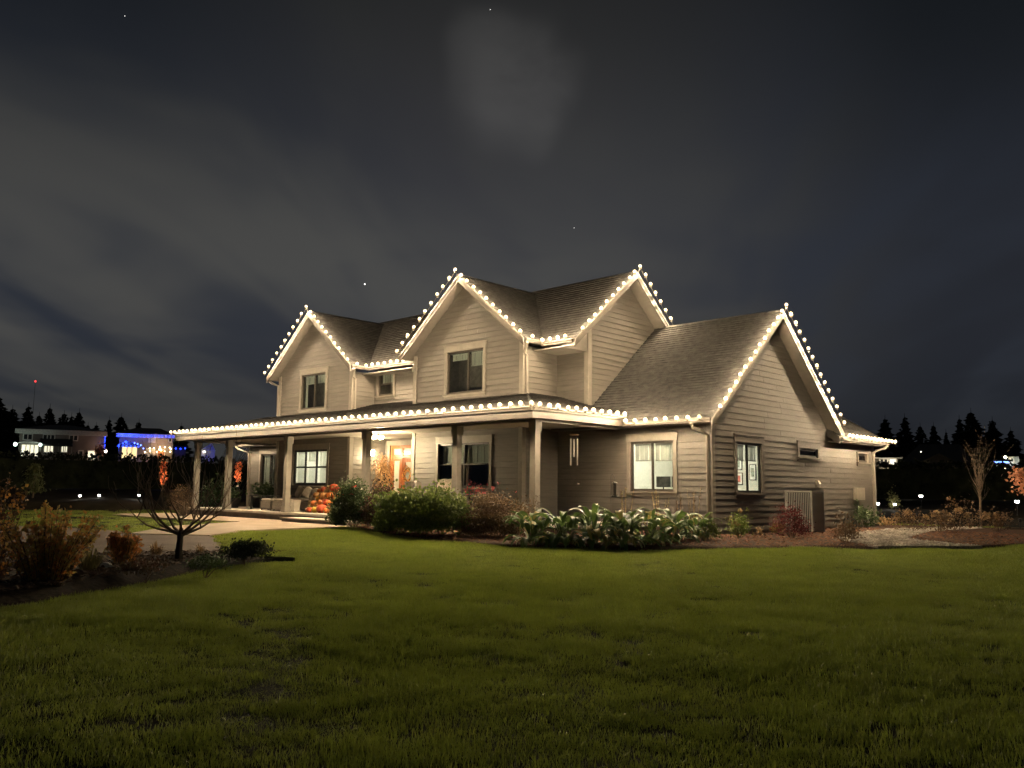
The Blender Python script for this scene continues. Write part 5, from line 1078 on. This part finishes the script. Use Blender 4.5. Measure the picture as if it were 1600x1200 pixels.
for i, (px, py, wd, lab) in enumerate([(1387,648,1.1,'slim conifer next to the right end of the farmhouse'), (1418,645,1.3,'bushy conifer second from the farmhouse end'), (1442,660,1.2,'faint conifer left of the dark house roof'), (1463,659,1.1,'pointed conifer above the dark gable'), (1482,670,.6,'thin spire of a conifer above the right side of the dark roof'), (1504,648,1.2,'conifer left of the tallest one on the right'), (1523,637,1.5,'tallest conifer on the right, above the twig tree'), (1556,650,1.3,'pointed conifer above the blue lit building'), (1584,667,1.2,'low broad conifer at the right picture edge')]):
    conifer(lab, px, py, 120+(i*11) % 22, i+1, wd)
# neighbour houses, each built on its own plot
class Plot:
    def __init__(s, px, d):
        s.o = far(px, 757, d); v = Vector((s.o.x-CAM.x, s.o.y-CAM.y, 0)).normalized(); s.V = v; s.U = Vector((v.y, -v.x, 0)); s.off = Vector((s.o.x, s.o.y, 0))
    def at(s, px, py, dp=0.0):
        r = ray(px, py); c = s.off+s.V*dp; t = (c-CAM).dot(s.V)/r.dot(s.V); p = CAM+r*t; q = p-s.off; return Vector((q.dot(s.U), dp, p.z))     # local coordinates
    def root(s, name, label, cat='house', group=None): return thing(name, label, cat, tuple(s.off), math.atan2(s.U.y, s.U.x), group)
def lbox(P, px0, py0, px1, py1, d0, d1):
    a, b = P.at(px0, py1, min(d0, 0)), P.at(px1, py0, min(d0, 0)); return (a.x, d0, a.z), (b.x, d1, b.z)
NW = mat('neighbour_siding', (.16,.13,.11), .8, .08, 1); NT = mat('neighbour_trim', (.5,.47,.42), .7); NR = mat('neighbour_roof', (.03,.028,.026), .9); NGL = mat('dark_window_pane', (.02,.022,.025), .2)
LITW = emit('lit_window_cream', (1,.93,.68), .55); LITY = emit('lit_window_yellow', (1,.80,.36), .62)
BLUE = emit('blue_bulb', (.012,.04,1.0), 5.0); BLUEW = emit('blue_white_bulb', (.10,.17,1.0), 5.0); WARMS = emit('small_warm_bulb', (1,.78,.45), 9.0); LAMPG = emit('cool_lamp', (.75,1,.85), 5.0)
def pane(P, t, px0, py0, px1, py1, m, lit=False, d=-.02, bars=1):
    a, b = lbox(P, px0, py0, px1, py1, d-.06, d); e = .09
    f = MB().box((a[0]-e,a[1],a[2]-e), (a[0],b[1],b[2]+e)).box((b[0],a[1],a[2]-e), (b[0]+e,b[1],b[2]+e)).box((a[0],a[1],b[2]), (b[0],b[1],b[2]+e)).box((a[0],a[1],a[2]-e), (b[0],b[1],a[2]))
    for i in range(bars): x = a[0]+(b[0]-a[0])*(i+1)/(bars+1); f.box((x-.04,a[1],a[2]), (x+.04,b[1],b[2]))
    w = f.build('window', NT, t); MB().box((a[0],d-.03,a[2]), (b[0],d-.01,b[2])).build('pane', m, w)
def mini_lights(name, label, P, pts, m, step=.42, size=.055, wob=.03):
    r = random.Random(len(pts)*7+int(abs(pts[0][0]))); lo = [P.at(*p) for p in pts]; t = thing(name, label, 'string lights', tuple(P.off), math.atan2(P.U.y, P.U.x), 'neighbours string lights'); mb = MB().lathe([(.3*size,-size), (size,0), (.3*size,size)], 6).mesh('bulb', m); wire = MB()
    for a, b in zip(lo, lo[1:]):
        n = max(1, int((b-a).length/step)); wire.tube([a, b], .012, 3)
        for i in range(n): p = a+(b-a)*((i+.5)/n); put('bulb', mb, t, (p.x+r.uniform(-wob,wob), p.y, p.z+r.uniform(-wob,wob)))
    wire.build('cord', WIRE, t)
def lampball(label, P, px, py, m, s_=.12, d=-.25, power=0, col=(1,.9,.7), name='porch_lamp'):
    p = P.at(px, py, d); t = thing(name, label, 'lamp', tuple(P.off+P.U*p.x+P.V*p.y+Vector((0,0,p.z))), 0, 'neighbours outdoor lamps'); MB().lathe([(s_*.4,-s_), (s_,-s_*.3), (s_,s_*.3), (s_*.4,s_)], 8).build('glass', m, t); MB().box((-.04,-.04,s_), (.04,.04,s_+.12)).build('bracket', BLACKFR, t)
    if power: lamp_light(t, (-P.V*.35).to_tuple(), power, col, .1)
# brown house on the left
P = Plot(95, 92); t = P.root('brown_house', 'brown two storey neighbour house with lit porch windows beyond the hedge')
a, b = lbox(P, 27, 676, 165, 722, 0, 7); MB().box(a, b).build('wall', NW, t)
a, b = lbox(P, 23, 674.5, 168, 676.5, -.5, 7.5); MB().box(a, b).build('eave', NT, t); zt = b[2]
MB().add(((a[0],-.5,zt), (b[0],-.5,zt), (b[0],7.5,zt), (a[0],7.5,zt), (a[0]+3,3.5,zt+.7), (b[0]-3,3.5,zt+.7)), ((0,1,5,4), (1,2,5), (2,3,4,5), (3,0,4), (3,2,1,0))).build('roof', NR, t)
for q in ((37,679,50,686), (68,680,85,687), (109,681,121,687.5)): pane(P, t, *q, NGL, bars=1 if q[0] != 68 else 2)
pane(P, t, 33, 695.5, 60, 712, LITW, bars=3); pane(P, t, 69, 696, 83, 706, LITW, bars=2); pane(P, t, 96, 696, 105, 706, LITW, bars=2, d=-.03); pane(P, t, 123, 705, 129, 716, NGL, bars=0); pane(P, t, 137, 705, 148, 718, LITW, bars=0)
g0, g1, g2_ = P.at(27, 692, -1.2), P.at(63, 692, -1.2), P.at(45, 687, -1.2); MB().extr([g0, g1, g2_], (0, 1.2, 0)).build('porch_gable', NT, t)
a, b = lbox(P, 62, 691, 114, 694, -1.4, 0); MB().add(((a[0],-1.4,a[2]), (b[0],-1.4,a[2]), (b[0],0,b[2]+.35), (a[0],0,b[2]+.35), (a[0],-1.4,a[2]-.15), (b[0],-1.4,a[2]-.15)), ((0,1,2,3), (4,5,1,0), (4,0,3), (5,2,1))).build('porch_roof', NR, t)
for px_ in (31, 62, 90, 111): a, b = lbox(P, px_, 693, px_+1.6, 720, -1.3, -1.15); MB().box(a, b).build('porch_post', NT, t)
lampball('cool white porch lamp at the left end of the brown house', P, 24, 694, LAMPG, .16, -1.0, 7, (.8,1,.9)); lampball('cool white porch lamp between the lit windows of the brown house', P, 63, 695, LAMPG, .14, -1.4, 6, (.8,1,.9)); lampball('white lamp at the right corner of the brown house', P, 165, 705, emit('white_lamp', (1,.9,.8), 6), .14, -.6, 25, (1,.6,.35))
mini_lights('corner_lights', 'blue lights down the right corner of the brown house', P, [(164,679,-.35), (163.5,702,-.35)], BLUE, .16, .05)
ob = P.at(156, 716, -1.6); bush('orange_shrub', 'orange lit shrub at the right end of the brown house', 'shrub', tuple(P.off+P.U*ob.x+P.V*ob.y+Vector((0,0,ob.z))), .45, .45, 1.6, mat('orange_lit_leaf', (.30,.10,.02), .8, .2, 3), 500, .14, .06, 81, 14, .25)
# blue lit house
P = Plot(228, 96); t = P.root('blue_lit_house', 'two storey neighbour house outlined with blue lights'); a, b = lbox(P, 184, 682, 271, 722, 0, 7); MB().box(a, b).build('wall', mat('blue_house_siding', (.24,.19,.15), .8, .08, 1), t)
a, b = lbox(P, 181, 679.5, 274, 682, -.5, 7.5); MB().box(a, b).build('eave', NT, t); zt = b[2]; rp = P.at(232, 669, 3.5)
MB().add(((a[0],-.5,zt), (b[0],-.5,zt), (b[0],7.5,zt), (a[0],7.5,zt), (rp.x-1.2,3.5,rp.z), (rp.x+1.2,3.5,rp.z)), ((0,1,5,4), (1,2,5), (2,3,4,5), (3,0,4), (3,2,1,0))).build('roof', NR, t)
pane(P, t, 233, 684, 242, 690, mat('dim_blind', (.45,.42,.36), .8)); pane(P, t, 264, 684, 268, 690, NGL, bars=0); pane(P, t, 190, 699, 214, 716, LITY, bars=2); pane(P, t, 229, 702, 241, 712, mat('dim_blind', (.45,.42,.36), .8)); pane(P, t, 246, 704, 257, 718, mat('wood_door', (.35,.12,.04), .6), bars=0)
g0, g1, g2_ = P.at(182, 697, -1.3), P.at(223, 697, -1.3), P.at(203, 690, -1.3); MB().extr([g0, g1, g2_], (0, 1.3, 0)).build('porch_gable', NR, t)
for px_ in (184, 221, 268): a, b = lbox(P, px_, 697, px_+1.4, 720, -1.25, -1.1); MB().box(a, b).build('porch_post', NT, t)
mini_lights('eave_lights', 'blue lights along the top eave of the blue lit house', P, [(181.5,680.5,-.6), (273.5,682.5,-.6)], BLUE, .34, .07); mini_lights('gable_lights', 'blue lights on the slopes of the small porch gable', P, [(182,697,-1.45), (202,689.5,-1.45)], BLUE, .34, .07); mini_lights('gable_lights', 'blue lights on the right slope and corner of the porch gable', P, [(208,691,-1.45), (222,697,-1.45), (226,705,-1.45)], BLUEW, .3, .07); mini_lights('porch_lights', 'straight blue lights under the small porch gable', P, [(182,697.5,-1.5), (220,697.5,-1.5)], BLUE, .34, .07)
mini_lights('porch_lights', 'double row of warm white lights along the porch of the blue lit house', P, [(230,699.5,-1.3), (246,701,-1.3), (254,698,-1.3), (268,700.5,-1.3), (268,705,-1.3), (255,704,-1.3), (240,705,-1.3), (224,705.5,-1.3)], WARMS, .36, .06, .09)
p = P.at(228, 700, -1.8); lampball('warm porch lamp by the door of the blue lit house', P, 250, 702, WARMS, .10, -.5, 45, (1,.65,.3)); lampball('blue flood lamp on the upper left wall of the blue lit house', P, 196, 690, BLUE, .06, -1.3, 160, (.06,.10,1)); lampball('blue flood lamp at the low garage end of the blue lit house', P, 283, 706, BLUE, .08, -1.2, 60, (.1,.15,1))
P = Plot(281, 93); t = P.root('garage', 'low garage right of the blue lit house with a blue light row', 'garage'); a, b = lbox(P, 272, 701, 290, 722, 0, 5); MB().box(a, b).build('wall', NW, t); MB().box((a[0]-.2,-.4,b[2]), (b[0]+.2,5.2,b[2]+.25)).build('roof', NR, t)
mini_lights('eave_lights', 'short blue row on the garage eave', P, [(271,700.5,-.5), (293,701,-.5)], BLUE, .34, .07)
P = Plot(322, 90); t = P.root('shed', 'small blue lit shed seen between the first two porch posts', 'shed'); a, b = lbox(P, 304, 704, 336, 722, 0, 4); MB().box(a, b).build('wall', NT, t); q0, q1, q2 = P.at(312, 704, -.2), P.at(336, 704, -.2), P.at(331, 692, -.2); MB().extr([q0, q1, q2], (0, 4, 0)).build('roof', NT, t); lampball('blue flood lamp in front of the shed', P, 322, 714, BLUE, .05, -2.2, 60, (.06,.10,1)); lampball('white lamp on the shed eave', P, 319, 706, emit('white_lamp', (1,.9,.8), 6), .09, -.3)
# dark houses on the right
P = Plot(1467, 70); t = P.root('dark_house', 'unlit dark house with a broad gable behind the twig tree'); a, b = lbox(P, 1405, 727, 1522, 772, 0, 8); MB().box(a, b).build('wall', mat('dark_siding', (.06,.05,.035), .8), t); g = [P.at(1428, 727, -.4), P.at(1506, 727, -.4), P.at(1467, 708, -.4)]; MB().extr(g, (0, .4, 0)).build('gable', mat('dark_gable', (.09,.075,.05), .8), t)
r0, r1, r2, r3 = P.at(1402, 727, -.5), P.at(1525, 727, -.5), P.at(1500, 694, 4.0), P.at(1437, 694, 4.0); MB().add((r0, r1, r2, r3, (r0.x,8.5,r0.z), (r1.x,8.5,r1.z)), ((0,1,2,3), (0,3,4), (1,5,2), (2,5,4,3))).build('roof', NR, t)
lampball('faint white light on the dark house roof slope', P, 1439, 706, emit('faint_lamp', (1,.95,.8), 1.5), .05, -.6)
P = Plot(1396, 62); t = P.root('corner_house', 'house end with a bright lamp just right of the farmhouse corner'); a, b = lbox(P, 1340, 716, 1407, 770, 0, 7); MB().box(a, b).build('wall', mat('dark_siding', (.06,.05,.035), .8), t); a, b = lbox(P, 1338, 714.5, 1411, 716, -.5, 7.4); MB().box(a, b).build('eave', NT, t); pane(P, t, 1391, 717.5, 1399.5, 725, emit('dim_window', (1,.95,.9), .30), bars=0); pane(P, t, 1376, 717.5, 1386, 725, NGL); MB().bar(P.at(1393,728,-1.0), P.at(1406,727,-1.0), .3, .08).build('porch_roof', NT, t); a, b = lbox(P, 1401.3, 728, 1403, 746, -1.05, -.95); MB().box(a, b).build('porch_post', NT, t)
lampball('bright warm lantern on the house just right of the farmhouse', P, 1384.5, 736.5, emit('lantern_glow', (1,.93,.62), 14), .14, -.35, 25)
P = Plot(1565, 80); t = P.root('pale_building', 'pale building with a blue light strip at the right'); a, b = lbox(P, 1577, 713, 1592, 733, 0, 5); MB().box(a, b).build('wall', mat('pale_siding', (.4,.4,.36), .8), t); a, b = lbox(P, 1558, 723, 1577, 748, .3, 5); MB().box(a, b).build('wall', mat('grey_siding', (.35,.35,.33), .8), t); a, b = lbox(P, 1552, 719.5, 1577, 720.6, -.9, 4); MB().box(a, b).build('canopy', NR, t); pane(P, t, 1580, 716, 1583, 721, NGL, bars=0)
a, b = lbox(P, 1552, 721, 1576, 723, -.95, -.85); s_ = MB().box(a, b).build('light_strip', emit('blue_strip', (.12,.22,1.0), 3.0)); s_.parent = t
lampball('yellowish lamp on top of the pale building', P, 1571, 714.5, emit('lantern_glow', (1,.93,.62), 14), .10, -.4); lampball('warm lamp under the canopy of the pale building', P, 1570, 731, WARMS, .05, -.6, 45, (.95,1,.85)); lampball('small white lamp left of the pale building', P, 1549, 738.5, emit('faint_lamp', (1,.95,.8), 1.5), .09, -.4)
# garden lights and the small trees they light
SOL = emit('solar_lamp', (1,.97,.9), 10.0)
def solar(label, px, py, d, power=1.2, s_=.065, col=(1,.97,.9)):
    b = far(px, py, d); t = thing('garden_light', label, 'garden light', tuple(b), 0, 'small garden lights'); MB().lathe([(s_,.03), (s_*1.1,.05), (.01,.08)], 10).build('cap', BLACKFR, t); MB().lathe([(s_*.7,-.05), (s_*.9,.03)], 10).build('lens', SOL, t); MB().tube([(0,0,-.55), (0,0,-.05)], .012, 5).build('stake', BLACKFR, t); lamp_light(t, (-.1,-.12,-.02), power, col, .04)
for px, py, lab in ((125,774.5,'garden light nearest the left picture edge'), (155,774,'garden light second from the left, above the lawn strip'), (217,774,'garden light left of the bare tree branches')): solar(lab, px, py, 48.5, 1.5)
solar('garden light at the rear corner of the farmhouse', 1372, 787, 40, 2.5, .07); solar('garden light before a lit bush right of the farmhouse', 1398, 788, 42, 2.5, .07); solar('raised garden light in the middle of the right bank', 1439, 775, 42, 1.5, .09); solar('bright garden light at the right picture edge', 1589, 783.5, 38, 1.8, .09)
b = far(1397, 787, 42.6); bush('pale_shrub', 'small pale green shrub lit by a garden light right of the farmhouse', 'shrub', (b.x, b.y, b.z-.4), .3, .3, .95, LHOY, 350, .10, .04, 84, 10, .28, 4)
LRT = mat('red_tree_leaf', (.42,.085,.035), .7, .2, 3, trans=.6, col2=(.55,.17,.06))
def uplit(label, px, py0, py1, d, wid, power, seed):
    b = far(px, py1, d); h = zat(Vector((b.x, b.y, 0)), px, py0)-b.z; t = thing('red_leaf_tree', label, 'tree', tuple(b), 0, 'small red trees lit from below'); r = random.Random(seed); MB().tube([(0,0,-.3), (.03,0,h*.4), (0,0,h*.95)], [.035,.025,.008], 6).build('trunk', STEM, t); mb = MB(); pts = []
    for _ in range(300): z = r.uniform(.22, 1.0); k = wid*(.75+.35*math.sin(z*23+seed)*math.sin(z*11))*math.sin(math.pi*min(1, (z-.15)*1.05))**.7; a = r.uniform(0, 6.28); q = k*math.sqrt(r.random()); pts.append((math.cos(a)*q, math.sin(a)*q, z*h))
    leaves(mb, pts, .085, .036, r, .2); mb.build('crown', LRT, t)
    v = Vector((CAM.x-b.x, CAM.y-b.y, 0)).normalized(); lp = b+v*.45+Vector((.0,0,.02)); u = thing('spotlight', ('spotlight under the red tree beyond the left lawn' if px < 300 else 'spotlight under the red tree right of the second porch post'), 'garden light', tuple(lp), 0, 'tree spotlights'); MB().lathe([(.05,-.06), (.06,.06)], 10).build('housing', BLACKFR, u); MB().lathe([(.045,.061), (.04,.065)], 10).build('lens', emit('spot_lens', (1,.8,.5), 6), u)
    ld = bpy.data.lights.new('spot', 'SPOT'); ld.energy = power; ld.color = (1,.72,.42); ld.spot_size = R(55); ld.spot_blend = .5; ld.shadow_soft_size = .03; lo = bpy.data.objects.new('spot', ld); C.objects.link(lo); lo.parent = u; lo.location = (0,0,.09); lo.rotation_euler = ((b+Vector((0,0,h*.6)))-(lp+Vector((0,0,.09)))).to_track_quat('-Z', 'Y').to_euler()
uplit('small red leaved tree beyond the left lawn', 253, 722, 769, 47, .26, 75, 1); uplit('small red leaved tree seen right of the second porch post', 371, 722, 762, 46.5, .22, 70, 2)
# weeping evergreen on the left bank
b = far(52, 768, 47.5); t = thing('weeping_evergreen', 'narrow weeping evergreen on the left bank', 'tree', tuple(b)); h = zat(Vector((b.x, b.y, 0)), 52, 724)-b.z; MB().tube([(0,0,-.3), (.05,0,h*.5), (-.02,0,h)], [.05,.03,.01], 6).build('trunk', STEM, t); r = random.Random(6); mb = MB()
leaves(mb, [(r.gauss(0,.10+.16*(1-z)), r.gauss(0,.10+.16*(1-z)), z*h) for z in [r.random() for _ in range(900)]], .16, .03, r, -.9); mb.build('crown', leafmat('olive_needle', (.05,.06,.02), (.08,.085,.03)), t)
# maple reaching in from the right edge
b = far(1655, 800, 33); b.z = 0.2; t = thing('maple_tree', 'autumn maple with red brown leaves reaching in at the right edge', 'maple', tuple(b)); r = random.Random(8); MB().tube([(0,0,-.3), (.05,0,.8), (-.05,.05,1.8), (0,0,2.7)], [.08,.065,.05,.02], 7).build('trunk', BARKT, t)
Uv = (far(1590, 745, 33)-far(1655, 745, 33)); br = MB(); mb = MB()
for px, py in ((1597,740), (1592,748), (1600,752), (1606,735), (1602,765), (1588,741), (1610,745), (1597,759), (1616,755), (1618,738)):
    e_ = far(px, py, 33+r.uniform(-.5,.5))-b; br.tube([(0,0,1.2+r.random()*.8), (e_*.5)+Vector((0,0,.3)), e_], [.03,.018,.006], 5); leaves(mb, [e_+Vector((r.gauss(0,.16), r.gauss(0,.16), r.gauss(0,.11))) for _ in range(34)], .12, .05, r, -.2)
br.build('branches', BARKT, t); mb.build('crown', mat('maple_leaf', (.33,.13,.06), .6, .2, 4, trans=.6, col2=(.45,.2,.1)), t)
q = far(1592, 783, 35); u = thing('spotlight', 'small spotlight lighting the maple at the right edge', 'garden light', (q.x, q.y, .35), 0, 'tree spotlights'); MB().lathe([(.05,-.06), (.06,.06)], 10).build('housing', BLACKFR, u); MB().tube([(0,0,-.3), (0,0,-.06)], .012, 5).build('stake', BLACKFR, u)
ld = bpy.data.lights.new('spot', 'SPOT'); ld.energy = 34; ld.color = (1,.8,.6); ld.spot_size = R(60); ld.spot_blend = .5; lo = bpy.data.objects.new('spot', ld); C.objects.link(lo); lo.parent = u; lo.location = (0,0,.1); v = far(1592, 745, 33)-Vector((q.x, q.y, .45)); lo.rotation_euler = v.to_track_quat('-Z', 'Y').to_euler()
# radio mast beacon, a bright planet and faint stars
b = far(42.5, 757, 420); t = thing('radio_mast', 'thin distant radio mast with a red beacon above the trees', 'mast', (b.x, b.y, 0)); zt = zat(Vector((b.x, b.y, 0)), 42.5, 595); MB().tube([(0,0,0), (0,0,zt)], [.16,.05], 4).build('mast', mat('mast_steel', (.05,.05,.055), .7), t); MB().lathe([(.2,zt-.4), (.42,zt), (.2,zt+.4)], 8).build('beacon', emit('red_beacon', (1,.05,.05), 1.2), t)
STAR = emit('starlight', (1,.97,.92), 1.6)
for px, py, s_ in ((570,444,2.3), (766,15,.9), (897,356,.8), (195,25,.9)):
    p = CAM+ray(px, py).normalized()*2600; o = MB().lathe([(.2*s_,-s_), (s_,0), (.2*s_,s_)], 6).build('star', STAR, None, loc=tuple(p)); o['kind'] = 'structure'
